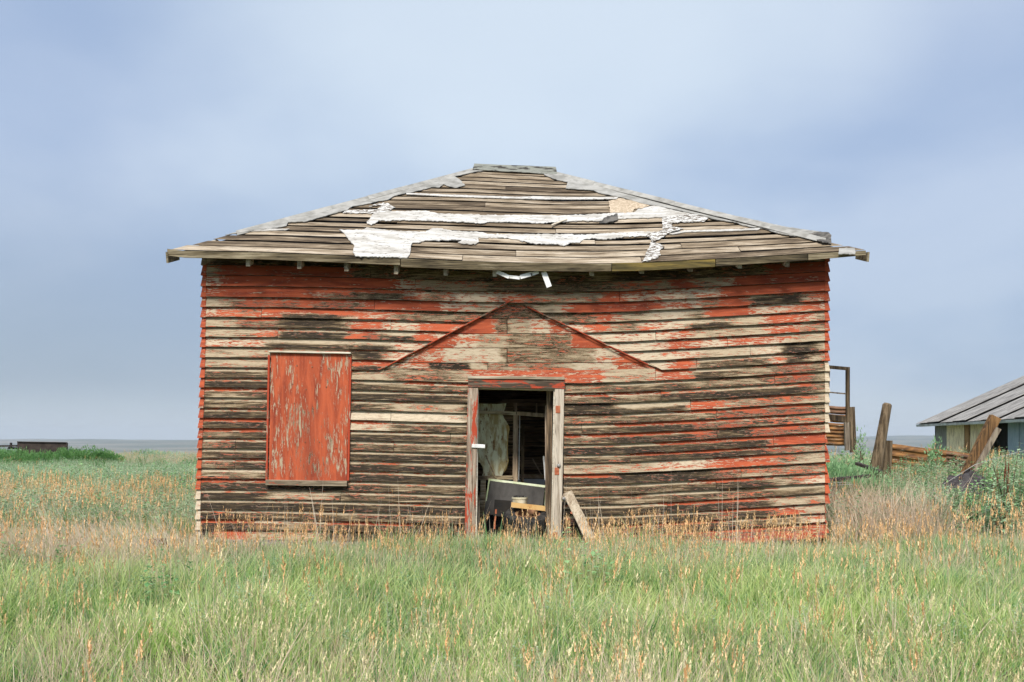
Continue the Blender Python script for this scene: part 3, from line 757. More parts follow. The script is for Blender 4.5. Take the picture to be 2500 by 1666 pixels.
# returning barge ends: the side fascias seen past the corners
for x, s, z in ((EXL-.02, -1, .135), (EXR+.01, 1, .12)):
    c0 = Vector((x, YE-.03, ZE-.035)); c1 = Vector((x-s*.03, YE+.33, ZE+.015))
    mb = MB(); mb.beam(c0+Vector((0, 0, -z/2+.01)), c1+Vector((0, 0, -z/2+.03)), .025, z, taper=.5); mb.build('side_fascia', M['fasciay'] if 'fasciay' in M else M['fascia'], house)
# rafters: tails show below the fascia
for px, py, hh in ((606,646,9),(731,652,9),(846,658,9),(967,665,9),(1088,669,9),(1208,671,9),(1445,671,6),(1567,666,6),(1686,660,8),(1806,650,11),(1922,646,12)):
    p = P(px, py+hh*.55, YE+.06); top = roof(p.x, .02).z-.05
    w = .026
    a = [(p.x-w, YE+.05, p.z), (p.x+w, YE+.05, p.z), (p.x+w, YE+.05, top), (p.x-w, YE+.05, top)]
    rz = (ZRL-ZE)/(YR-YE)*.75
    bq = [(x, YE+.22, z+rz*.17) for x, _, z in a]
    MB().hexa(bq, a).build('rafter_tail', M['tail'], house)
# broken white trim dangling under the middle of the eave
for pa, pb, w in (((1213,664),(1243,677),9),((1244,676),(1269,679),8),((1270,677),(1299,669),10),((1296,671),(1315,664),8),((1327,664),(1341,701),13)):
    a, b = P(pa[0], pa[1], YE+.03), P(pb[0], pb[1], YE+.03); MB().beam(a, b, .012, w*(YE+.03-CAMY)/F, up=(0, 1, 0) if False else (.3, 0, 1)).build('broken_trim', M['whitemetal'], house)

for a_, b_ in (((1254, 731), (936, 899)), ((1287, 749), (1583, 891))):
    fbar(a_[0], a_[1], b_[0], b_[1], 2.6, -.051, -.036, 'gable_flashing', 'redtrimx')['label'] = 'thin red strip left along the old porch gable line'
# ---- boarded window
shu = MB(); n, mm = 16, 24; vs = []; cs = []; fs = []
SW = [[.72,.66,.90,.93,.80,.62,.80,.62],[.55,.80,.55,.93,.88,.70,.52,.66],[.60,.88,.55,.95,.86,.62,.80,.72],[.70,.92,.62,.93,.90,.72,.66,.80],[.86,.95,.48,.70,.60,.84,.85,.55],[.88,.78,.40,.66,.80,.66,.62,.45],[.64,.76,.68,.66,.82,.60,.72,.74],[.78,.74,.78,.58,.76,.70,.70,.70],[.72,.50,.62,.46,.60,.52,.66,.60],[.95,.93,.94,.92,.95,.93,.93,.95]]
for j in range(mm+1):
    for i in range(n+1):
        fu, fv = i/n, j/mm
        x = lerp(lerp(662, 656, fv), lerp(853, 846, fv), fu); y = lerp(lerp(863, 866, fu), lerp(1173, 1175, fu), fv)
        p = P(x, y, -.06); vs.append(p)
        a, b = fv*(len(SW)-1), fu*7; ia, ib = min(int(a), len(SW)-2), min(int(b), 6)
        r_ = lerp(lerp(SW[ia][ib], SW[ia][ib+1], b-ib), lerp(SW[ia+1][ib], SW[ia+1][ib+1], b-ib), a-ia)
        r_ -= .02; cs.append((r_, .25+.62*max(0, 1-abs(fu-.52)/.34)*(.45+.55*fv), .45, 1))
for j in range(mm):
    for i in range(n): a = j*(n+1)+i; fs.append((a, a+n+1, a+n+2, a+1))
shu.add(vs, fs, cs); sh = shu.build('window_board', M['ply'], house); sh['label'] = 'orange-red plywood sheet nailed over the window'
sm = sh.modifiers.new('thick', 'SOLIDIFY'); sm.thickness = .018; sm.offset = 1 if False else -1
fbar(657, 859, 857, 863, 4, -.10, -.03, 'drip_cap', 'trim', sh)
fbar(650, 1178, 848, 1181, 13, -.11, -.03, 'window_sill', 'sill', sh)
fbar(657, 868, 651, 1172, 5, -.058, -.03, 'window_casing', 'redtrim' if 'redtrim' in M else 'sill', sh)
fbar(856, 868, 850, 1174, 5, -.058, -.03, 'window_casing', 'redtrim', sh)
# nails on the plywood sheet
for px, py in ((725,893),(762,896),(803,900),(714,938),(797,945),(747,951),(718,985),(765,998),(691,1079),(745,1080),(780,1080),(820,1095)):
    p = P(px, py, -.064); mb = MB(); mb.lathe([(0, .006), (.007, .004), (.009, 0)], 8, Matrix.Translation(p) @ Matrix.Rotation(math.pi/2, 4, 'X')); mb.build('nail', M['rustrim'], sh)

# ---- door frame
fbar(1142, 921.5, 1378, 924.5, 7, -.085, -.02, 'door_drip_cap', 'trim')
fbar(1143, 936, 1379, 940, 21, -.068, -.01, 'door_head', 'head')
fbar(1155, 948, 1146, 1335, 25, -.066, -.005, 'door_casing', 'casing')['label'] = 'left door casing with long flakes of red paint'
fbar(1366, 951, 1358, 1350, 23, -.066, -.005, 'door_casing', 'casing2')['label'] = 'right door casing, grey with three hinge plates'
fbar(1166.5, 948, 1162, 1335, 4, -.03, .12, 'door_jamb', 'trim'); fbar(1353, 950, 1347, 1340, 4, -.03, .14, 'door_jamb', 'trim')
fbar(1166, 948.5, 1354, 952.5, 4, -.03, .12, 'door_jamb', 'rail')
for px, py in ((1362, 1000), (1359.5, 1151), (1356, 1309)):
    fbar(px, py-9, px, py+9, 11, -.074, -.06, 'hinge_plate', 'redrust')
fbar(1152, 1088.5, 1184, 1090.5, 9, -.085, -.066, 'latch_plate', 'whitemetal')
MB().lathe([(0, .03), (.018, .026), (.026, .012), (.026, 0)], 12, Matrix.Translation(P(1364, 1137, -.066)) @ Matrix.Rotation(math.pi/2, 4, 'X')).build('bolt_head', M['bolt'], house)
fbar(1341, 952, 1340, 1345, 13, .16, .30, 'inner_post', 'dpost')
fbar(1332, 990, 1333, 1250, 3.5, .30, .34, 'inner_post', 'stud')
# sill beam at the foot of the wall
for a_, b_, mt in ((484, 1140, 'greybase'), (1372, 1745, 'greybase'), (1747, 2015, 'redbase')):
    if mt not in M: M[mt] = wood_mat(mt + '_wood', (.34, .30, .27), (.15, .13, .12), (.05, .045, .04), 'x', red=.12 if mt == 'greybase' else .62, knots=False)
    ya, yb = line(27, a_)+6, line(27, b_)+6; fbar(a_, ya, b_, yb, 14, -.055, .02, 'sill_beam', mt)

# ---- what shows through the doorway
def ipart(pts, Y, th, name, mt, parent=house, ragged=0.0, lean=None):
    """upright sheet with an outline, at depth Y, with thickness th"""
    out = []
    n = len(pts)
    for i in range(n):
        a, b = pts[i], pts[(i+1) % n]; k = max(1, int(math.dist(a, b)/3)) if ragged else 1
        for j in range(k):
            f = j/k; x, y = lerp(a[0], b[0], f), lerp(a[1], b[1], f)
            if ragged and j: x += ragged*mnoise.noise(Vector((x*.3, y*.3, 1))); y += ragged*mnoise.noise(Vector((x*.3, y*.3, 9)))
            out.append((x, y))
    front = []
    for x, y in out:
        yy = Y if not lean else lerp(Y, Y+lean[1], (lean[0][1]-y)/(lean[0][1]-lean[0][0]))
        front.append(P(x, y, yy))
    back = [p+Vector((0, th, 0)) for p in front]; k = len(front)
    fs = [tuple(range(k))[::-1], tuple(range(k, 2*k))] + [(i, (i+1) % k, k+(i+1) % k, k+i) for i in range(k)]
    mb = MB().add(front+back, fs)
    if parent: return mb.build(name, M[mt], parent)
    c = sum(front, Vector())/k; c.z = min(p.z for p in front); return mb.build(name, M[mt], None, loc=c)
PY = .98
ipart([(1150,985),(1214,987),(1236,985),(1231,1006),(1215,1008),(1212,1005),(1150,1008)], PY, .03, 'plaster_panel', 'plaster', ragged=1)
ipart([(1150,1010),(1226,1010),(1231,1022),(1237,1030),(1240,1036),(1236,1042),(1238,1060),(1237,1108),(1240,1118),(1236,1140),(1230,1150),(1226,1162),(1177,1162),(1180,1152),(1178,1140),(1172,1130),(1150,1128)], PY+.01, .03, 'plaster_panel', 'plaster', ragged=1.2)['label'] = 'large piece of yellow-green stained plaster left on the wall'
ipart([(1232,1028),(1243,1040),(1244,1050),(1241,1064),(1240,1088),(1240,1112),(1242,1124),(1238,1142),(1231,1154),(1230,1140),(1236,1118),(1234,1060)], PY+.03, .02, 'plaster_edge', 'lath', ragged=.8)
for x0, x1, y0, y1, dy in ((1140,1253,985,1165,.16),):
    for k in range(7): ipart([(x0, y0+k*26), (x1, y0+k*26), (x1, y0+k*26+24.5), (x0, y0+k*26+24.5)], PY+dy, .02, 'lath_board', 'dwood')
def ibar(a, b, w, Y, th, name, mt, parent=house):
    p, q = P(a[0], a[1], Y), P(b[0], b[1], Y); mb = MB(); mb.beam(p, q, w*(Y-CAMY)/F, th, up=(0, 1, 0), seg=5, jit=.002)
    if parent: return mb.build(name, M[mt], parent)
    return mb.build(name, M[mt], None, loc=(p+q)/2)
ibar((1150,1005), (1260,1010), 8, PY-.06, .05, 'partition_rail', 'rail'); ibar((1262,1010), (1336,1015), 9, PY-.06, .06, 'partition_rail', 'stud')
ibar((1259.5,1012), (1257,1176), 12, PY-.03, .09, 'partition_stud', 'stud'); ibar((1259,984), (1259,1006), 6, PY+.03, .06, 'partition_stud', 'stud')
ibar((1269,1014), (1266,1172), 2, PY+.02, .02, 'partition_stud', 'whitemetal')
ibar((1277,1040), (1275,1180), 8, PY+.3, .07, 'partition_stud', 'dpost')
ibar((1150,1167), (1252,1166), 9, PY-.08, .06, 'partition_rail', 'rail'); ibar((1180,1172), (1178,1260), 13, PY-.04, .08, 'partition_stud', 'rail')
BY = 2.7
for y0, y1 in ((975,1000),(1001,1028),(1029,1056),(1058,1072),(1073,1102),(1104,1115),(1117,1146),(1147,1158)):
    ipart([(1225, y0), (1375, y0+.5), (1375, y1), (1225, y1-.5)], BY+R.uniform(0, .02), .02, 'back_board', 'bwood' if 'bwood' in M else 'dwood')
ibar((1310,985), (1310,1012), 4, BY-.1, .08, 'partition_stud', 'stud')
# loose things inside
tan = ipart([(1240,1158),(1345,1159),(1345,1169),(1240,1168)], 2.4, .05, 'tan_board', 'oboard', parent=None); tag(tan, 'pale tan board lying across the back of the room above the white board', 'board')
wb = ipart([(1240,1169.5),(1345,1170.5),(1345,1215),(1240,1215)], 2.2, .06, 'white_board', 'wboard', parent=None); tag(wb, 'bright white board standing behind the dark panel inside the house', 'board')
pan = ipart([(1195,1173),(1330,1191),(1322,1260),(1180,1256)], .66, .012, 'fallen_slab', 'slab', parent=None, lean=((1173, 1260), .12))
tag(pan, 'tilted dark grey panel with pale green edge seen through the doorway', 'panel')
ORG[pan] = Vector(pan.location)
ep = ipart([(1193,1169),(1332,1186),(1330,1191),(1195,1174)], .772, .09, 'panel_edge', 'slabedge', parent=pan)
ep2 = ipart([(1193,1170),(1196,1173),(1184,1252),(1181,1252)], .71, .04, 'panel_edge', 'slabedge', parent=pan)
ep3 = ipart([(1330,1190),(1334,1190),(1334,1236),(1324,1234)], .82, .02, 'pale_strip', 'slabedge', parent=pan)
lean = ibar((1327,1114), (1332,1172), 4, .86, .02, 'white_stick', 'whitemetal', parent=None); tag(lean, 'thin white stick standing just inside the right side of the doorway', 'stick')
# enamel pot with a dark crusted top
pc = P(1269, 1240, .52); pot = empty('enamel_pot', pc, 'stained cream pot with dark crust on top, behind the rusty bar', 'pot')
px_ = (.52-CAMY)/F
r_ = 19*px_; h_ = 26*px_
MB().lathe([(0, 0), (r_*.94, 0), (r_*.96, h_*.8), (r_*1.03, h_*.82), (r_*1.03, h_), (r_*.95, h_)], 28, Matrix.Translation(pc)).build('pot_body', M['drum'], pot, smooth=False)
vs = MB()
for i in range(16):
    a = R.uniform(0, 6.28); rr = r_*math.sqrt(R.random())*.85; c = pc+Vector((rr*math.cos(a), rr*math.sin(a), h_*.96)); s = R.uniform(.35, .75)*r_*.35
    vs.lathe([(0, s*1.5), (s*.7, s*.9), (s, 0)], 7, Matrix.Translation(c))
MB.build(vs, 'crust', M['rubber'], pot)
bar = ibar((1248,1232.5), (1345,1244), 12, .38, .04, 'rusty_bar', 'rustbar', parent=None); tag(bar, 'orange rusty flat bar resting above the tyre in the doorway', 'bar')
# tyre lying tilted towards the door
tc = P(1288, 1266, .40); tyre = empty('old_tyre', tc, 'worn black tyre on a rusty rim lying inside the doorway', 'tyre')
TM = Matrix.Translation(tc) @ Matrix.Rotation(math.radians(16), 4, 'X')
prof = [(.155,-.06),(.19,-.085),(.24,-.095),(.285,-.085),(.30,-.04),(.30,.04),(.285,.085),(.24,.095),(.19,.085),(.155,.06)]
TB = MB(); TB.lathe(prof+[prof[0]], 40, TM); tb = TB.build('tyre_body', M['rubber'], tyre, smooth=True)
MB().lathe([(.17,.07),(.15,.075),(.145,.03),(.11,.0),(.05,.005),(.045,.03),(0,.035)], 32, TM).build('rim', M['rustrim'], tyre, smooth=True)
tr = MB()
for i in range(40):
    th = 2*math.pi*i/40; c = TM @ Vector((.300*math.cos(th), .300*math.sin(th), 0)); d = (TM.to_3x3() @ Vector((math.cos(th), math.sin(th), 0)))
    upv = TM.to_3x3() @ Vector((0, 0, 1)); tr.beam(c-upv*.07, c+upv*.07, .02, .02, up=d)
tr.build('tread', M['rubber'], tyre)
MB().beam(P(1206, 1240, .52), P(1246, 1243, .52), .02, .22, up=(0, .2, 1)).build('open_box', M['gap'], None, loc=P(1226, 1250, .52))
tag(bpy.data.objects['open_box'], 'black open box between the dark panel and the pot', 'box')

for (a_, b_, w_, Y_, mt_, nm_, lb_, ct_) in (((1186,1112),(1214,1176),3,.84,'rail','broken_lath','thin broken lath leaning against the yellow plaster just above the dark panel','lath'),
        ((1211,1244),(1207,1292),4,.50,'redrust','splintered_stick','short reddish stick standing in front of the black box','stick'),
        ((1240,1292),(1335,1300),7,.34,'greyplank','floor_plank','grey plank lying on the floor in front of the tyre','plank'),
        ((1300,1120),(1322,1160),3,1.6,'stud','broken_lath','dark lath hanging across the gap right of the partition stud','lath')):
    k_ = ibar(a_, b_, w_, Y_, .015, nm_, mt_, parent=None); tag(k_, lb_, ct_)
# window sash swung open from the right side wall
sy = .85
def P2(a, b, w, th=.035): return ibar(a, b, w, sy, th, '_', 'fascia', parent=None)
sash = MB().beam(P(2069.5, 897, sy), P(2069.5, 1031, sy), 9*(sy-CAMY)/F, .035, up=(0, 1, 0)).build('window_sash', M['fasciaz'] if 'fasciaz' in M else M['post'], house)
sash['label'] = 'open wooden window sash standing out from the right wall'
for a_, b_, w_ in (((2018,896), (2074,901), 8), ((2018,1018), (2071,1025), 14), ((2022,896), (2018,1024), 8)):
    MB().beam(P(a_[0], a_[1], sy), P(b_[0], b_[1], sy), w_*(sy-CAMY)/F, .034, up=(0, 1, 0)).build('sash_rail', M['post'], sash)
MB().beam(P(2018,957.5,sy), P(2066,962,sy), .018, .018, up=(0,1,0)).build('glazing_bar', M['greyplank'], sash)

# ------------------------------------------------------------------ things round the house
def top(mb, name, mt, base, label, cat, group=None, **kw):
    o = mb.build(name, M[mt], None, loc=base, **kw); return tag(o, label, cat, group)
# plank leaning on the right door casing
a, b = P(1385, 1203, -.13), P(1452, 1338, -.55)
lp = empty('leaning_plank', b, 'short bleached plank leaning against the wall right of the doorway, bolt at its top', 'plank')
MB().beam(a, b, 24*(-.2-CAMY)/F, .035, up=(0, -1, .3), seg=6, jit=.002).build('plank_board', M['plank'], lp, bevel=.004)
q = P(1377, 1218, -.165)
MB().lathe([(0, .03), (.022, .028), (.026, 0)], 14, Matrix.Translation(q) @ Matrix.Rotation(math.pi/2, 4, 'X')).build('bolt', M['bolt'], lp, smooth=True)
MB().lathe([(.030, .0), (.048, .0), (.050, .012), (.034, .016), (.030, 0)], 18, Matrix.Translation(q+Vector((.012, .01, 0))) @ Matrix.Rotation(math.pi/2, 4, 'X')).build('washer', M['plank'], lp)
MB().beam(P(1394, 1249, -.27), P(1408, 1256, -.27), .05, .012, up=(0, -1, .3)).build('red_tag', M['redrust'], lp)

# big leaning round post and its stub
yb = 6.2
pts = [P(2130, 1190, yb), P(2139, 1140, yb), P(2148, 1090, yb), P(2158.5, 1030, yb), P(2166, 989, yb), P(2167, 985, yb)]
top(MB().tube(pts, [.125, .118, .104, .094, .088, .06], 14), 'fence_post', 'post', pts[0], 'thick weathered round post leaning right, standing in weeds beyond the house', 'post', smooth=False)
pts = [P(2160, 1190, 6.6), P(2166, 1120, 6.6), P(2168, 1076, 6.6)]
top(MB().tube(pts, [.10, .09, .085], 12), 'fence_post', 'post', pts[0], 'short dark stub post right behind the thick leaning round post', 'post')
# squared timber and its lighter board
tb_ = empty('leaning_timber', P(2358, 1175, 4.6), 'squared orange-brown timber leaning right in front of the grey shed', 'timber')
MB().beam(P(2352, 1172, 4.6), P(2430, 1018, 4.6), .18, .12, up=(0, 1, 0), seg=4, jit=.004).build('beam', M['timber'], tb_, bevel=.006)
MB().beam(P(2380, 1150, 4.5), P(2438, 1046, 4.5), .09, .04, up=(0, 1, 0), seg=3, jit=.002).build('side_board', M['greyplank'], tb_)
# W-beam guardrails reused as a corral wall
def wbeam(mb, a, b, hgt, n=10, out=.03):
    a, b = Vector(a), Vector(b); prof = [(0, .5), (.25, .42), (.9, .30), (.9, .20), (.2, .06), (.2, -.06), (.9, -.20), (.9, -.30), (.25, -.42), (0, -.5)]
    d = (b-a).normalized(); sdv = Vector((d.y, -d.x, 0)).normalized()
    if sdv.y > 0: sdv = -sdv
    vs = []; fs = []
    for i in range(n+1):
        c = a.lerp(b, i/n) + Vector((0, 0, .006*math.sin(i*1.3)))
        for o_, z_ in prof: vs.append(c + sdv*o_*out*1.6 + Vector((0, 0, z_*hgt)))
    m = len(prof)
    for i in range(n):
        for j in range(m-1): fs.append((i*m+j, i*m+j+1, (i+1)*m+j+1, (i+1)*m+j))
    mb.add(vs, fs); return mb
gr = empty('guardrail_fence', P(2170, 1160, 9.2), 'low rusty orange guardrail fence running from the stub post to the leaning timber', 'fence')
for (x0, y0), (x1, y1), h_ in (((2168,1101),(2375,1127),.33), ((2170,1136),(2375,1160),.33)):
    o = wbeam(MB(), P(x0, y0, 9.4), P(x1, y1, 8.2), h_).build('rail_beam', M['rust'], gr); s_ = o.modifiers.new('t', 'SOLIDIFY'); s_.thickness = .006
for px in (2200, 2300): MB().beam(P(px, 1180, 9.3), P(px, 1092 + (px-2168)*.12, 9.3), .12, .12, up=(0, 1, 0)).build('rail_post', M['post'], gr)
o = empty('guardrail_end', P(2340, 1160, 7.7), 'brown overlapping guardrail ends stacked beside the foot of the leaning timber', 'guardrail')
for y0, y1 in ((1107, 1114), (1126, 1133), (1143, 1148)):
    k = wbeam(MB(), P(2312, y0+6, 7.9), P(2372, y1+8, 7.5), .17, 4).build('rail_beam', M['brown'], o); s_ = k.modifiers.new('t', 'SOLIDIFY'); s_.thickness = .006
g2 = empty('guardrail_fence', P(2050, 1110, 12.2), 'tall rusty stacked guardrail wall just behind the open window sash', 'fence')
for y0, y1 in ((1000, 1003), (1021, 1023), (1043, 1044), (1062, 1062), (1081, 1079)):
    k = wbeam(MB(), P(1960, y0-2, 12.6), P(2066, y1, 12.2), .20).build('rail_beam', M['rust'] if y0 > 1010 else M['brown'], g2); s_ = k.modifiers.new('t', 'SOLIDIFY'); s_.thickness = .006
MB().beam(P(2069, 1100, 11.9), P(2066, 1022, 11.9), .11, .10, up=(0, 1, 0)).build('rail_post', M['greyplank'], g2)
MB().beam(P(2083, 1105, 12.1), P(2078, 994, 12.1), .14, .13, up=(0, 1, 0)).build('rail_post', M['post'], g2)
# debris near the right wall
top(MB().beam(P(2092, 1132, 5.0), P(2150, 1152, 4.4), .08, .05, up=(0, 0, 1)), 'broken_board', 'black', P(2120, 1150, 5), 'short grey board end poking out of the weeds left of the leaning round post', 'board')
for (p, q, lb) in (((2026,1172),(2120,1162),'dark rotten board lying by the right house corner, pointing at the round post'), ((2020,1192),(2090,1200),'lowest dark board in the heap by the right corner of the house')):
    top(MB().beam(P(p[0], p[1], 3.2), P(q[0], q[1], 4.4), .12, .05, seg=3, jit=.01), 'broken_board', 'black', P(p[0], p[1]+10, 3.2), lb, 'board')
for (p, q, r3) in (((2022,1180),(2060,1178),(2110,1184)), ((2022,1186),(2070,1183),(2130,1190))):
    top(MB().tube([P(p[0], p[1], 2.8), P(q[0], q[1], 3.2), P(r3[0], r3[1], 3.8)], .005, 5), 'fence_wire', 'wire', P(p[0], p[1], 2.8), 'loose grey wire sagging over the dark boards at the right corner of the house' if p[1] < 1183 else 'lower loose grey wire at the right corner of the house', 'wire')
# dark tarp heap in front of the timber
def heap(name, cx, cy, Y, rx, ry, h, mt, label, cat):
    c = P(cx, cy, Y); vs = []; fs = []; n, m2 = 26, 9
    for j in range(m2):
        for i in range(n):
            th = 2*math.pi*i/n; rr = 1-j/(m2-1)
            k = 1+.3*mnoise.noise(Vector((math.cos(th)*1.5, math.sin(th)*1.5, j*.4)))
            vs.append(c+Vector((rx*rr*k*math.cos(th), ry*rr*k*math.sin(th), h*(1-rr**1.6)*(1+.35*mnoise.noise(Vector((th*2, j*.7, 3)))) - .3)))
    for j in range(m2-1):
        for i in range(n): fs.append((j*n+i, j*n+(i+1) % n, (j+1)*n+(i+1) % n, (j+1)*n+i))
    return top(MB().add(vs, fs), name, mt, c, label, cat, smooth=True)
heap('tarp_heap', 2368, 1205, 3.4, .95, .6, .62, 'tarp', 'crumpled dark tarpaulin heap at the foot of the leaning timber', 'tarp')
top(MB().tube([P(2300, 1185, 3.0), P(2380, 1135, 3.3), P(2470, 1108, 3.6), P(2540, 1092, 3.8)], .004, 5), 'fence_wire', 'wire', P(2300, 1185, 3.0), 'long taut wire rising right across the dark tarpaulin', 'wire')

# grey shed at the right edge
shd = empty('grey_shed', (16.7, 24, -.2), 'low grey shed with long roofing strips at the right edge of the field', 'shed')
A = Vector((16.25, 27.2, CAMZ+.72)); B = Vector((16.0, 15.5, CAMZ+.74))
UPV = Vector((1, .02, .442)); L = 6.0
e = (B-A); ns = 10
for k in range(ns):
    f0, f1 = k/ns, (k+1)/ns; lift = .04*(k % 2) + R.uniform(0, .04); wv = R.uniform(-.02, .02)
    q = [A+e*f0, A+e*(f1-.010), A+e*(f1-.010+R.uniform(-.006,.006))+UPV*L, A+e*f0+UPV*L]
    nrm = Vector((-.40, -.01, .91)); q = [p+nrm*lift for p in q]; q[1] = q[1]+nrm*.015
    vs = []
    MB().hexa([p-nrm*.012 for p in q], q).build('roofing_strip', M['shedroof'], shd)
MB().hexa([p-Vector((0, 0, .06)) for p in (A, B, B+UPV*L, A+UPV*L)], [p-Vector((0, 0, .04)) for p in (A, B, B+UPV*L, A+UPV*L)]).build('roof_deck', M['gap'], shd)
MB().hexa([A+Vector((0, 0, -.10)), B+Vector((0, 0, -.10)), B+Vector((.14, 0, -.10)), A+Vector((.14, 0, -.10))], [A+Vector((-.02, 0, -.012)), B+Vector((-.02, 0, -.012)), B+Vector((.14, 0, -.0)), A+Vector((.14, 0, -.0))]).build('gutter', M['gutter'], shd)
xw = 16.72
def dpx(px): return xw*F/(px-1250)+CAMY
def swall(p0, p1, mt, name, z0=-.6, z1=CAMZ+.80, off=0.0):
    y0, y1 = dpx(p1), dpx(p0); return MB().box(xw+off, xw+off+.06, y0, y1-.004, z0, z1).build(name, M[mt], shd)
swall(2283, 2311, 'shedgrey', 'wall_panel'); swall(2311, 2357, 'shedply', 'wall_panel'); swall(2357, 2368, 'timber', 'corner_post', off=-.05); swall(2368, 2416, 'shedply', 'wall_panel')
swall(2416, 2462, 'gap', 'painted_dark_opening', off=.3); swall(2462, 2489, 'shedblue', 'door_leaf', off=-.02); swall(2489, 2560, 'shedblue', 'wall_panel'); swall(2560, 2700, 'shedgrey', 'wall_panel', off=.01)  # the opening is a black panel painted in for the dark interior
yb_ = dpx(2283)
MB().box(xw, xw+9, yb_-.05, yb_+.02, -.6, CAMZ+.80).build('wall_panel', M['shedgrey'], shd)
MB().box(xw+.4, xw+9, dpx(2700), dpx(2700)+.06, -.6, CAMZ+.8).build('wall_panel', M['shedgrey'], shd)
MB().add([(22.2,27.2,CAMZ+3.36),(22.2,15.5,CAMZ+3.36),(28,15.5,CAMZ+.7),(28,27.2,CAMZ+.7)], [(0,1,2,3)]).build('rear_roof', M['shedroof'], shd)

MB().add([(xw+.4, dpx(2700), CAMZ+.8), (xw+9, dpx(2700), CAMZ+.8), (22.0, dpx(2700), CAMZ+3.2)], [(0, 1, 2)]).build('gable_panel', M['shedgrey'], shd)
# left: dark brown box and beam beyond the bushes, little stake, rotten log
db = empty('cargo_box', P(104, 1110, 46), 'long dark brown metal box among bushes on the left horizon', 'box')
a, b = P(43, 1112, 46), P(164, 1078, 46)
mb = MB(); mb.hexa([P(42,1112,46),P(164,1114,46),P(166,1112,48),P(46,1110,48)], [P(42,1079,46),P(164,1081,46),P(166,1082,48),P(46,1080,48)]); mb.build('box_shell', M['boxmetal'], db)
MB().beam(P(42,1079,45.95), P(164,1081,45.95), .05, .05).build('top_rail', M['black'], db)
MB().beam(P(163,1112,45.95), P(163,1080,45.95), .06, .06, up=(0,1,0)).build('corner_rail', M['black'], db)
fr = empty('wagon_frame', P(20, 1098, 46), 'low black beam frame left of the brown box', 'frame')
MB().beam(P(-60,1090,46), P(41,1089,46), .2, .10).build('beam', M['black'], fr); MB().beam(P(26,1096,46), P(27,1081,46), .10, .10, up=(0,1,0)).build('upright', M['black'], fr)
MB().beam(P(22,1094,46.2), P(41,1095,46.2), .2, .12).build('beam', M['black'], fr)
st = P(123, 1284, 1.8)
so_ = empty('marker_stake', st-Vector((0,0,.35)), 'small stake with blue top standing in the grass on the left', 'stake')
MB().beam(st-Vector((0,0,.5)), st+Vector((0,0,.01)), .02, .02, up=(0,1,0)).build('stake', M['black'], so_)
MB().lathe([(0,.05),(.02,.045),(.026,.02),(.022,-.05),(0,-.06)], 10, Matrix.Translation(st)).build('cap', M['bluepost'], so_, smooth=True)
lg = P(392, 1345, -.9)
log = empty('rotten_stump', lg, 'split dark stump half buried in straw left of the house corner', 'stump')
for i in range(7):
    o_ = Vector((R.uniform(-.07,.07), R.uniform(-.06,.06), R.uniform(.02,.16)))
    MB().beam(lg+o_+Vector((-.10,0,R.uniform(-.02,.02))), lg+o_+Vector((.12,R.uniform(-.05,.05),R.uniform(-.03,.03))), .05, .03, seg=2, jit=.006).build('splinter', M['black'], log)

# ------------------------------------------------------------------ vegetation
def leafmat(name, a, b, tipc=None, trans=.35, tipstart=.35, nscale=.5, dry=None):
    """blade colour: base/tip along attribute wear.r, blade random in wear.g, broad world-space variation"""
    m, t = mat(name)
    at = t.n('ShaderNodeSeparateColor', {0: t.n('ShaderNodeAttribute', attribute_name='wear').outputs['Color']})
    pos = t.n('ShaderNodeNewGeometry').outputs['Position']; rnd = t.n('ShaderNodeObjectInfo').outputs['Random']
    n = t.noise(pos, nscale, 4, .6)
    f = t.math('ADD', t.math('MULTIPLY', t.math('SUBTRACT', n, .5), 2.2), t.math('ADD', t.math('MULTIPLY', rnd, .35), t.math('MULTIPLY', at.outputs[1], .65)))
    c = t.mix(t.mapr(f, 0, 1), a, b)
    if dry: c = t.mix(t.mapr(at.outputs[1], .90, .93), c, dry)
    if tipc: c = t.mix(t.mapr(at.outputs[0], tipstart, 1.0), c, tipc)
    d = t.n('ShaderNodeBsdfDiffuse', {'Color': c}); tr = t.n('ShaderNodeBsdfTranslucent', {'Color': c})
    mx = t.n('ShaderNodeMixShader', {0: trans, 1: d.outputs[0], 2: tr.outputs[0]})
    gl = t.n('ShaderNodeBsdfGlossy', {'Color': (.9, .9, .9), 'Roughness': .45}); mx2 = t.n('ShaderNodeMixShader', {0: .025, 1: mx.outputs[0], 2: gl.outputs[0]})
    t.n('ShaderNodeOutputMaterial', {'Surface': mx2}); return m
G = {}
G['lime'] = leafmat('fresh_grass', (.17, .37, .07), (.54, .72, .22), (.76, .79, .36), .45, .45, dry=(.60, .50, .25))
G['deep'] = leafmat('dark_green_grass', (.065, .23, .075), (.24, .48, .18), (.46, .58, .27), .35, .5, dry=(.50, .37, .24))  # grass of a darker, bluer green
G['straw'] = leafmat('dry_straw', (.52, .39, .27), (.80, .65, .50), None, .2)
G['stem'] = leafmat('pale_stem', (.55, .44, .32), (.72, .62, .50), None, .1)
G['plume'] = leafmat('orange_seed_head', (.68, .36, .15), (.92, .60, .30), None, .2)
G['fox'] = leafmat('pale_seed_head', (.66, .55, .28), (.84, .74, .44), None, .25)
G['weed'] = leafmat('grey_green_leaf', (.22, .37, .19), (.44, .58, .37), None, .3)
G['leaf'] = leafmat('broad_green_leaf', (.12, .30, .10), (.36, .56, .26), None, .3)
G['bush'] = leafmat('feathery_green', (.10, .24, .07), (.20, .38, .12), None, .35)
G['kochia'] = leafmat('soft_pale_green', (.22, .40, .18), (.36, .55, .28), None, .35)

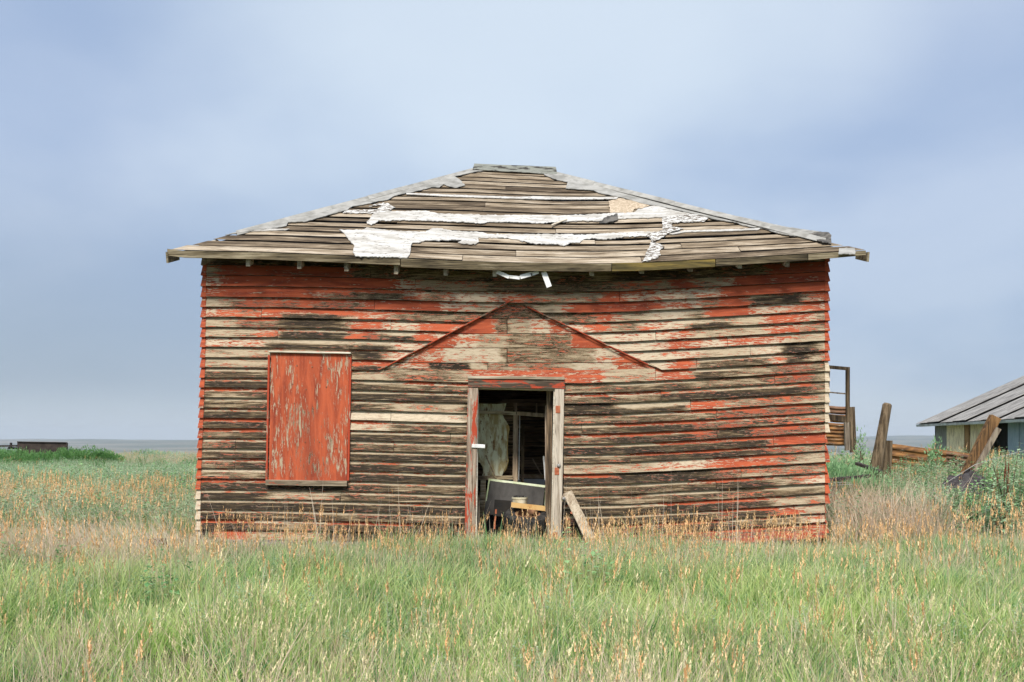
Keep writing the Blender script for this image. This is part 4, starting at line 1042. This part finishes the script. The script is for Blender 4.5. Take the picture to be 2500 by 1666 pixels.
rv = random.Random(5)
def blade(mb, base, h, w, lean, curve, segs=3, az=None, bow=1.6):
    """flat tapering ribbon"""
    az = rv.uniform(0, 6.28) if az is None else az
    g = rv.random(); vs = []; cs = []; fs = []
    wd = Vector((math.cos(az), math.sin(az), 0)) * w/2
    for i in range(segs+1):
        t = i/segs
        c = Vector(base) + Vector((lean[0]*t + curve[0]*t**bow, lean[1]*t + curve[1]*t**bow, h*t*(1-.12*t*(abs(curve[0])+abs(curve[1]))/max(h, .01))))
        k = (1-.85*t**1.5)
        vs += [c-wd*k, c+wd*k]; cs += [(t, g, 0, 1)]*2
    for i in range(segs): fs.append((2*i, 2*i+1, 2*i+3, 2*i+2))
    mb.add(vs, fs, cs); return c
def proto(name, mats, parts):
    """prototype mesh object kept outside the scene collection; parts = list of (MB, material index)"""
    v = []; f = []; c = []; mi = []
    for mb, k in parts:
        b = len(v); v += mb.v; f += [tuple(i+b for i in q) for q in mb.f]; c += mb.c; mi += [k]*len(mb.f)
    me = bpy.data.meshes.new(name); me.from_pydata(v, [], f)
    ca = me.color_attributes.new('wear', 'FLOAT_COLOR', 'POINT'); ca.data.foreach_set('color', np.array(c, dtype=np.float32).ravel())
    for m in mats: me.materials.append(G[m])
    me.polygons.foreach_set('material_index', mi); me.update()
    return bpy.data.objects.new(name, me)
def head(mb, at, h, r, lean=(0, 0), n=9, spread=1.0):
    """seed plume: a spike of little scales"""
    g = rv.random()
    for i in range(n):
        t = i/n; a = rv.uniform(0, 6.28); rr = r*(1-abs(2*t-.8)*.65)*spread
        c = Vector(at)+Vector((lean[0]*t, lean[1]*t, h*t)); o = Vector((math.cos(a), math.sin(a), .9))*rr
        p = c+o; s = Vector((-math.sin(a), math.cos(a), 0))*rr*.55
        mb.add([c-s*.5, c+s*.5, p+s*.4+Vector((0, 0, h/n*.9)), p-s*.4+Vector((0, 0, h/n*.9))], [(0, 1, 2, 3)], [(t, g, 0, 1)]*4)
def tuft(nb, h0, h1, rad, w, lean, spread=.35):
    mb = MB(); mb.c = []
    for _ in range(nb):
        a = rv.uniform(0, 6.28); r = rad*math.sqrt(rv.random()); h = rv.uniform(h0, h1)
        o = rv.uniform(0, spread)*h
        blade(mb, (r*math.cos(a), r*math.sin(a), -.02), h, w*rv.uniform(.7, 1.3), (lean*h+o*math.cos(a)*.5, o*math.sin(a)*.5), (lean*h*.7+o*math.cos(a), o*math.sin(a)))
    return mb
PR = []
def P_(o): PR.append(o); return len(PR)-1
LN = .10
lime = [P_(proto('grass_tuft', ['lime'], [(tuft(24, .09, .29, .13, .0085, LN, .6), 0)])) for _ in range(4)]
deep = [P_(proto('grass_tuft', ['deep'], [(tuft(22, .08, .27, .13, .0080, LN, .6), 0)])) for _ in range(4)]
straw = [P_(proto('straw_tuft', ['straw'], [(tuft(16, .15, .42, .12, .0042, LN*.4, .55), 0)])) for _ in range(4)]
def seedtuft(hm, n, h0, h1, hh, hr, extra=6, lean=.10):
    a = MB(); a.c = []; b = MB(); b.c = []
    for _ in range(n):
        an = rv.uniform(0, 6.28); r = .12*math.sqrt(rv.random()); h = rv.uniform(h0, h1); l = lean*h+rv.uniform(-.06, .06)
        t = blade(a, (r*math.cos(an), r*math.sin(an), 0), h, .0032, (l, rv.uniform(-.03, .03)), (l*.4, 0), 2)
        head(b, t-Vector((0, 0, .01)), hh*rv.uniform(.7, 1.3), hr, (l*.3, 0), 10)
    return [(a, 0), (b, 1)]
plume = [P_(proto('plume_tuft', ['straw', 'plume'], seedtuft('plume', 5, .22, .46, .12, .014))) for _ in range(4)]
fox = [P_(proto('foxtail_tuft', ['lime', 'fox'], seedtuft('fox', 5, .18, .38, .07, .0095))) for _ in range(4)]
def weedclump(n, h0, h1, rad, ls, mt):
    a = MB(); a.c = []; b = MB(); b.c = []
    for _ in range(n):
        an = rv.uniform(0, 6.28); r = rad*math.sqrt(rv.random()); h = rv.uniform(h0, h1); bx, by = r*math.cos(an), r*math.sin(an)
        lx, ly = rv.uniform(-.1, .16)*h, rv.uniform(-.1, .1)*h
        blade(a, (bx, by, 0), h, .004, (lx, ly), (0, 0), 2)
        for k in range(int(h/ls*1.5)):
            t = rv.uniform(.25, 1); c = Vector((bx+lx*t, by+ly*t, h*t)); az = rv.uniform(0, 6.28); s = ls*rv.uniform(.6, 1.2)*(1.15-.5*t)
            d = Vector((math.cos(az), math.sin(az), rv.uniform(-.2, .7))).normalized(); sd = d.cross(Vector((0, 0, 1))).normalized()
            g = rv.random(); u = Vector((0, 0, .12*s))
            b.add([c, c+d*s*.45+sd*s*.34+u, c+d*s, c+d*s*.45-sd*s*.34+u], [(0, 1, 2, 3)], [(.5, g, 0, 1)]*4)
    return [(a, 0), (b, 1)]
weed = [P_(proto('weed_clump', ['straw', 'weed'], weedclump(12, .18, .46, .2, .042, 'weed'))) for _ in range(4)]
leafy = [P_(proto('leafy_clump', ['straw', 'leaf'], weedclump(9, .2, .5, .2, .062, 'leaf'))) for _ in range(3)]
def stems(n, h0, h1, lean, plumes=.3):
    a = MB(); a.c = []; b = MB(); b.c = []
    for _ in range(n):
        an = rv.uniform(0, 6.28); r = .10*math.sqrt(rv.random()); h = rv.uniform(h0, h1); l = rv.gauss(lean, .16)*h
        t = blade(a, (r*math.cos(an), r*math.sin(an), 0), h, .0062, (l, rv.uniform(-.05, .05)), (l*.25, 0), 3)
        if rv.random() < plumes: head(b, t-Vector((0, 0, .02)), .07, .011, (-.02, 0), 9)
    if not b.v: head(b, (0, 0, .1), .03, .003)
    return [(a, 0), (b, 1)]
stem = [P_(proto('stem_tuft', ['stem', 'plume'], stems(3, .42, .80, -.10, .12))) for _ in range(4)]
stemp = [P_(proto('oat_tuft', ['stem', 'plume'], stems(5, .12, .50, -.03, .5))) for _ in range(4)]
kclump = []
def feather(n, h0, h1, rad, leafn, ls):
    a = MB(); a.c = []
    for _ in range(n):
        an = rv.uniform(0, 6.28); r = rad*math.sqrt(rv.random()); h = rv.uniform(h0, h1)*(1-.35*(r/rad)**2); ox = r*math.cos(an)*.5; oy = r*math.sin(an)*.5
        blade(a, (r*math.cos(an)*.6, r*math.sin(an)*.6, 0), h, .006, (ox, oy), (0, 0), 2)
        for k in range(leafn):
            t = rv.uniform(.15, 1.0); c = Vector((r*math.cos(an)*.6+ox*t, r*math.sin(an)*.6+oy*t, h*t)); az = rv.uniform(0, 6.28); L = ls*(1.3-t)*rv.uniform(.6, 1.2)
            d = Vector((math.cos(az)*.7, math.sin(az)*.7, .75))*L; s = Vector((-math.sin(az), math.cos(az), 0))*L*.10; g = rv.random()
            a.add([c-s, c+s, c+d], [(0, 1, 2)], [(t, g, 0, 1)]*3)
    return [(a, 0)]
kclump = [P_(proto('feathery_clump', ['kochia'], feather(16, .35, .75, .3, 60, .11))) for _ in range(3)]
gclump = [P_(proto('feathery_clump', ['bush'], feather(14, .3, .6, .3, 50, .11))) for _ in range(2)]

pcol = bpy.data.collections.new('grass_prototypes')
for i, o in enumerate(PR):
    o.name = 'p%03d' % i; pcol.objects.link(o)
def scatter(name, pts, label, cat):
    """points: (x, y, z, variant, rotz, tilt, scale)"""
    a = np.array(pts, dtype=np.float32)
    me = bpy.data.meshes.new(name); me.vertices.add(len(a)); me.vertices.foreach_set('co', a[:, :3].ravel())
    me.attributes.new('variant', 'INT', 'POINT').data.foreach_set('value', a[:, 3].astype(np.int32))
    rot = np.zeros((len(a), 3), np.float32); rot[:, 0] = 0; rot[:, 1] = a[:, 5]; rot[:, 2] = a[:, 4]
    me.attributes.new('rot', 'FLOAT_VECTOR', 'POINT').data.foreach_set('vector', rot.ravel())
    me.attributes.new('scl', 'FLOAT', 'POINT').data.foreach_set('value', a[:, 6])
    me.update(); o = bpy.data.objects.new(name, me); COL.objects.link(o)
    ng = bpy.data.node_groups.new(name, 'GeometryNodeTree')
    ng.interface.new_socket('Geometry', in_out='INPUT', socket_type='NodeSocketGeometry'); ng.interface.new_socket('Geometry', in_out='OUTPUT', socket_type='NodeSocketGeometry')
    N = ng.nodes; gi = N.new('NodeGroupInput'); gout = N.new('NodeGroupOutput')
    ci = N.new('GeometryNodeCollectionInfo'); ci.inputs['Collection'].default_value = pcol; ci.inputs['Separate Children'].default_value = True; ci.inputs['Reset Children'].default_value = True
    ip = N.new('GeometryNodeInstanceOnPoints'); ip.inputs['Pick Instance'].default_value = True
    def na(nm, ty): n = N.new('GeometryNodeInputNamedAttribute'); n.data_type = ty; n.inputs['Name'].default_value = nm; return n.outputs['Attribute']
    mp = N.new('GeometryNodeMeshToPoints')
    L = ng.links.new
    L(gi.outputs[0], mp.inputs['Mesh']); L(mp.outputs[0], ip.inputs['Points']); L(ci.outputs[0], ip.inputs['Instance'])
    L(na('variant', 'INT'), ip.inputs['Instance Index']); L(na('rot', 'FLOAT_VECTOR'), ip.inputs['Rotation']); L(na('scl', 'FLOAT'), ip.inputs['Scale'])
    L(ip.outputs[0], gout.inputs[0])
    md = o.modifiers.new('scatter', 'NODES'); md.node_group = ng
    return tag(o, label, cat, kind='stuff')

FIELD, WEEDS, STRAW = [], [], []
def ok(x, y):
    if -4.15 < x < 4.12 and -.09 < y < 8.35: return False
    if y > 8.35 and abs(x/(y-CAMY)) < .27: return NR.random() < .12
    return True
def fractal(x, y, s, seed): return mnoise.fractal(Vector((x*s, y*s, seed)), 1, 2, 4)
def pick(lst): return lst[int(NR.random()*len(lst))]
def put(lst, x, y, v, sc, tilt=.10, sink=0.0):
    # rotation kept small so the wind lean stays to one side
    lst.append((x, y, float(gz(x, y))-sink, v, NR.normal(0, 1.0), NR.normal(0, tilt), sc*NR.uniform(.8, 1.25)))
def zone(x, y):
    """which plants grow at (x, y): weights for lime, deep, straw, plume, fox, weed, leafy"""
    D = y-CAMY; n = fractal(x, y, .45, 3.0); n2 = fractal(x, y, 1.3, 8.0)
    if D < 13.4:
        w = [1.0, .30, .06, .02, .03, .04, .004]
        band = math.exp(-((D-(10.9+.5*n))/1.3)**2)
        w[1] += 1.5*band + (1.8 if D > 11.6 else 0); w[3] += .55*band*(1 if x > -1.5 else .7)*(1 if D < 11.7 else .35)+.04; w[2] += .40*band
        w[0] *= (1-.65*band) if D < 11.6 else .25
        lo = max(0, (7.4-D)/2.2); w[4] += 1.2*lo*(1+1.5*n); w[2] += .9*lo; w[1] += .25*lo; w[3] += .06*lo
        if x > 3.9: w[3] += .15*band; w[1] += .8
        if n2 > .18: w[1] += 1.6
        if x < -3 and D > 10: w[2] += 1.1*max(0, 1+n2); w[3] += .15
    elif D < 30:
        w = [.50, .85, .16, .03, .05, .55, .15]
        b2 = math.exp(-((D-(18.5+1.2*n))/2.8)**2); w[3] += .8*b2; w[2] += 1.0*b2
        if x > 0: w = [.2, .9, .4, .16, .0, .7, .25]
        if x < 0 and D > 22: w[5] += 1.2; w[6] += .3
    elif D < 55:
        w = [.5, .2, .20, .0, 0, 1.7, .3]
        if n > .15: w[2] += .8
    else: w = [.35, .05, 1.5, .2, .1, .6, .0]
    return [max(0, k) for k in w]
SETS = [lime, deep, straw, plume, fox, weed, leafy]
for d0, d1, dens, sc in ((3.9, 13.4, 120, 1.0), (13.4, 22, 55, 1.15), (22, 34, 26, 1.35), (34, 58, 16, 1.15), (58, 95, 9, 1.25)):
    area = .54*(d1*d1-d0*d0) + 2.4*(d1-d0); n = int(area*dens)
    for _ in range(n):
        D = math.sqrt(NR.uniform(d0*d0, d1*d1)); hw = .54*D+1.2; x = NR.uniform(-hw, hw); y = D+CAMY
        if not ok(x, y): continue
        if D < 12.5 and fractal(x, y, 2.6, 21.0) > .30 and NR.random() < .5: continue
        w = zone(x, y); tot = sum(w); r = NR.random()*tot; k = 0
        while k < 6 and r > w[k]: r -= w[k]; k += 1
        s = sc*(1+.38*fractal(x, y, .8, 1.0))
        if D < 13.4:
            near = min(max((-y)/3.2, 0), 1); s *= lerp(.52, 1.0, near) if abs(x) < 4.6 else lerp(.8, 1, near)
            if k in (3, ): s *= lerp(1.3, 1.0, near)
            if k == 5: s *= .6
        put(WEEDS if k >= 5 else STRAW if k in (2, 3) else FIELD, x, y, pick(SETS[k]), s)
# tall pale stems and oats along the foot of the front wall
for _ in range(150):
    x = NR.uniform(-4.8, 4.8); y = -NR.uniform(.12, 2.2); put(FIELD, x, y, pick(deep+lime), NR.uniform(.75, 1.45))
for _ in range(62):
    x = NR.uniform(-4.2, 4.2); y = -NR.uniform(.15, 1.5); put(STRAW, x, y, pick(stemp), NR.uniform(.4, .95)*(.55 if -.4 < x < .6 else 1))
for _ in range(44):
    x = NR.uniform(-4.0, 3.9); y = -NR.uniform(.15, 1.1); put(STRAW, x, y, pick(stem), NR.uniform(.65, 1.2))
for _ in range(8):
    x = NR.normal(-.38, .22); y = -NR.uniform(.12, .6); put(STRAW, x, y, pick(stemp), NR.uniform(.6, 1.05))
for _ in range(20):
    x = NR.uniform(1.4, 3.9); y = -NR.uniform(.12, .8); put(STRAW, x, y, pick(stemp), NR.uniform(.6, .95))
# flattened straw left of the house corner
for _ in range(620):
    x = NR.normal(-4.85, .7); y = NR.normal(-.9, .7)
    if not ok(x, y): continue
    STRAW.append((x, y, float(gz(x, y)), pick(stem+straw+straw), NR.uniform(-.4, .4), -NR.uniform(.3, 1.0), NR.uniform(.5, 1.0)))
# rank growth on the rise to the right
for _ in range(1000):
    x = NR.uniform(4.2, 11); y = NR.uniform(-.2, 7.5); k = NR.random(); right = x > 5.7 + .15*y and y < 4
    if right and k < .80: continue
    if k < .42: put(STRAW, x, y, pick(straw), NR.uniform(.8, 1.3))
    elif k < .52: put(STRAW, x, y, pick(plume+stemp), NR.uniform(.8, 1.1))
    elif k < .75: put(FIELD, x, y, pick(deep), NR.uniform(1.2, 1.8))
    else: put(WEEDS, x, y, pick(weed), NR.uniform(.5, .9))
for _ in range(330):
    x = NR.uniform(4.25, 5.9); y = NR.uniform(-.1, 2.8); put(STRAW, x, y, pick(straw), NR.uniform(1.3, 2.3))
for _ in range(520):
    x = NR.uniform(5.7, 10.5); y = NR.uniform(-.4, 4.0); put(WEEDS, x, y, pick(leafy+leafy+weed), NR.uniform(.9, 1.35)*(1.3 if x > 7.6 else .95))
for _ in range(150):
    x = NR.uniform(4.6, 7.2); y = NR.uniform(3.0, 9.5); put(WEEDS, x, y, pick(kclump), NR.uniform(.5, .85))
for _ in range(260):
    x = NR.uniform(-36, -14); y = NR.uniform(33, 52); put(WEEDS, x, y, pick(weed+gclump), NR.uniform(.9, 1.5))
scatter('grass', FIELD, 'green meadow grass bending in the wind round the house', 'grass')
scatter('dry_grass', STRAW, 'dry straw, oats and orange seed plumes mixed through the meadow', 'dry grass')
scatter('weeds', WEEDS, 'grey-green leafy weeds on the slopes beside the house', 'weeds')

# single shrubs one can tell apart
def shrub_mesh(seed, w, h, n, ls, mt):
    global rv
    rv = random.Random(seed); a = MB(); a.c = []; s = MB(); lobes = [(rv.uniform(-.5, .5)*w, rv.uniform(-.3, .3)*w, rv.uniform(.35, .75)*h, rv.uniform(.28, .45)*w) for _ in range(7)]
    for lx, ly, lz, lr in lobes: s.tube([(lx*.2, ly*.2, 0), (lx*.6, ly*.6, lz*.5), (lx, ly, lz)], [.03*h, .02*h, .008*h], 5)
    for _ in range(n):
        lx, ly, lz, lr = rv.choice(lobes); d = Vector((rv.gauss(0, 1), rv.gauss(0, 1), rv.gauss(0, .9))).normalized(); rr = lr*rv.uniform(.45, 1.1)
        c = Vector((lx, ly, lz))+Vector((d.x*rr, d.y*rr, d.z*rr*h/w*1.1)); c.z = max(c.z, .02); g = rv.random()
        up = (d+Vector((0, 0, .9))).normalized()*ls*rv.uniform(.6, 1.4); sd = up.cross(Vector((rv.uniform(-1, 1), rv.uniform(-1, 1), .2))).normalized()*ls*.22
        a.add([c-sd, c+sd, c+up], [(0, 1, 2)], [(.5, g, 0, 1)]*3)
    return a, s
def shrub(px, Y, w, h, seed, label, mt='bush', n=2600, ls=.12, group=None, name='shrub'):
    if seed < 8: group = 'bushes in the row by the brown box'
    if 11 <= seed <= 13: group = 'feathery bushes by the right house corner'
    D = Y-CAMY; x = (px-1250)*D/F; z = float(gz(x, Y))
    r = empty(name, (x, Y, z), label, 'shrub', group); ORG[r] = Vector()
    a, s = shrub_mesh(seed, w, h, n, ls, mt); o = a.build('foliage', G[mt], r); s.build('stem', M['post'], r); return r
for i, (px, tp, w_, lb) in enumerate(((193, 1092, 1.5, 'bright green bush overlapping the right end of the brown box'), (229, 1089, 1.5, 'tallest green bush, standing clear to the right of the brown box'),
        (265, 1106, 1.4, 'smaller dark green bush at the right end of the row by the brown box'), (145, 1103, 2.0, 'low green bush in front of the right half of the brown box'),
        (85, 1103, 2.2, 'low spreading green bush in front of the left half of the brown box'), (18, 1091, 2.2, 'pale green bush below the black beam frame'), (-40, 1088, 2.4, 'green bush at the very left edge'))):
    Y = 43.5+.4*(i % 3); D = Y-CAMY; zt = CAMZ+(HOR-tp)*D/F; shrub(px, Y, w_, (zt-float(gz((px-1250)*D/F, Y)))*.88, i+1, lb, n=2600)
shrub(402, 70, 3.2, .75, 8, 'small isolated grey-green bush near the plateau edge left of the house', 'weed', 1500, .14)
shrub(298, 330, 14, 7, 9, 'tiny dark green tree far out on the valley floor', 'deep', 1500, 1.2)
shrub(2060, 4.2, 1.0, .78, 11, 'soft feathery green bush beside the right house corner', 'kochia', 5200, .075)
shrub(2108, 3.6, .85, .62, 12, 'soft feathery green bush between the house corner and the leaning round post', 'kochia', 5200, .075)
shrub(2035, 6.2, 1.2, .80, 13, 'feathery green bush hiding the foot of the rusty guardrail wall', 'kochia', 4200, .08)
shrub(2112, 7.0, .28, 1.25, 14, 'slender upright weed rising against the hills left of the round post', 'kochia', 300, .07)
shrub(2268, 7.8, .3, .95, 15, 'thin pale green weed in front of the rusty guardrail fence', 'kochia', 330, .07)
# broad-leaved weeds, one plant each
def leafplant(px, Y, h, seed, label, ls=.075):
    global rv
    rv = random.Random(seed); D = Y-CAMY; x = (px-1250)*D/F; z = float(gz(x, Y)); r = empty('leafy_weed', (x, Y, z), label, 'weed', 'broad-leaved weeds at the right edge'); ORG[r] = Vector()
    s = MB(); lf = MB(); lf.c = []
    for _ in range(7):
        az = rv.uniform(0, 6.28); l = rv.uniform(.1, .35)*h; hh = h*rv.uniform(.65, 1.0)
        s.tube([(0, 0, 0), (l*.4*math.cos(az), l*.4*math.sin(az), hh*.55), (l*math.cos(az), l*math.sin(az), hh)], [.007, .005, .003], 5)
        for k in range(42):
            t = rv.uniform(.2, 1); c = Vector((l*t*math.cos(az), l*t*math.sin(az), hh*t)); a = rv.uniform(0, 6.28); q = ls*rv.uniform(.5, 1.15)*(1.25-.6*t)
            d = Vector((math.cos(a), math.sin(a), rv.uniform(-.45, .45))).normalized(); sd = d.cross(Vector((0, 0, 1))).normalized(); u = Vector((0, 0, .1*q)); c = c+d*q*.5; g = rv.random()
            lf.add([c, c+d*q*.25+sd*q*.42+u, c+d*q*.7+sd*q*.3, c+d*q*1.1-u, c+d*q*.7-sd*q*.3, c+d*q*.25-sd*q*.42+u], [(0, 1, 2, 3), (0, 3, 4, 5)], [(.5, g, 0, 1)]*6)
    s.build('stem', M['post'], r); o = lf.build('foliage', G['leaf' if seed % 2 else 'weed'], r)
for i, (px, Y, h, lb) in enumerate(((2462, .9, 1.15, 'tallest broad-leaved weed, against the open shed door'), (2410, 1.8, .85, 'leafy weed growing in front of the dark tarpaulin'), (2490, .2, .95, 'leafy weed at the right edge below the shed'),
        (2350, 1.4, .62, 'small leafy weed left of the tarpaulin heap'), (2440, -.3, .75, 'dense leafy weed in the right foreground below the tarpaulin'), (2380, .1, .6, 'low broad-leaved weed in the patch left of the dense one'), (2310, .9, .5, 'lowest leafy weed, at the left end of the weed patch'))):
    leafplant(px, Y, h*1.15, 30+i, lb)
rd = P(2448, 1175, .6); dk = empty('dock_plant', (rd.x, .6, float(gz(rd.x, .6))), 'upright weed with rusty red seed spikes among the green leaves', 'weed'); ORG[dk] = Vector()
G['dock'] = leafmat('red_seed_spike', (.28, .09, .045), (.42, .17, .09)); s = MB()
for i in range(5):
    a = MB(); a.c = []
    x, y = R.uniform(-.1, .1), R.uniform(-.06, .06); h = R.uniform(.7, .98); s.tube([(x*.3, y*.3, 0), (x, y, h)], [.006, .003], 5); head(a, (x, y, h-.18), .22, .022, (.01, 0), 40); a.build('seed_spike', G['dock'], dk)
s.build('stem', M['post'], dk)

# ------------------------------------------------------------------ haze
hz = MB().box(-9400, 9400, -420, 9700, -52, 140)
ho = bpy.data.objects.new('haze', hz.mesh('haze')); COL.objects.link(ho); ho['kind'] = 'stuff'
m = bpy.data.materials.new('haze'); m.use_nodes = True; t = NT(m.node_tree)
v = t.n('ShaderNodeVolumePrincipled', {'Color': (.80, .88, .98), 'Density': HAZE})
t.n('ShaderNodeOutputMaterial', {'Volume': v}); ho.data.materials.append(m)
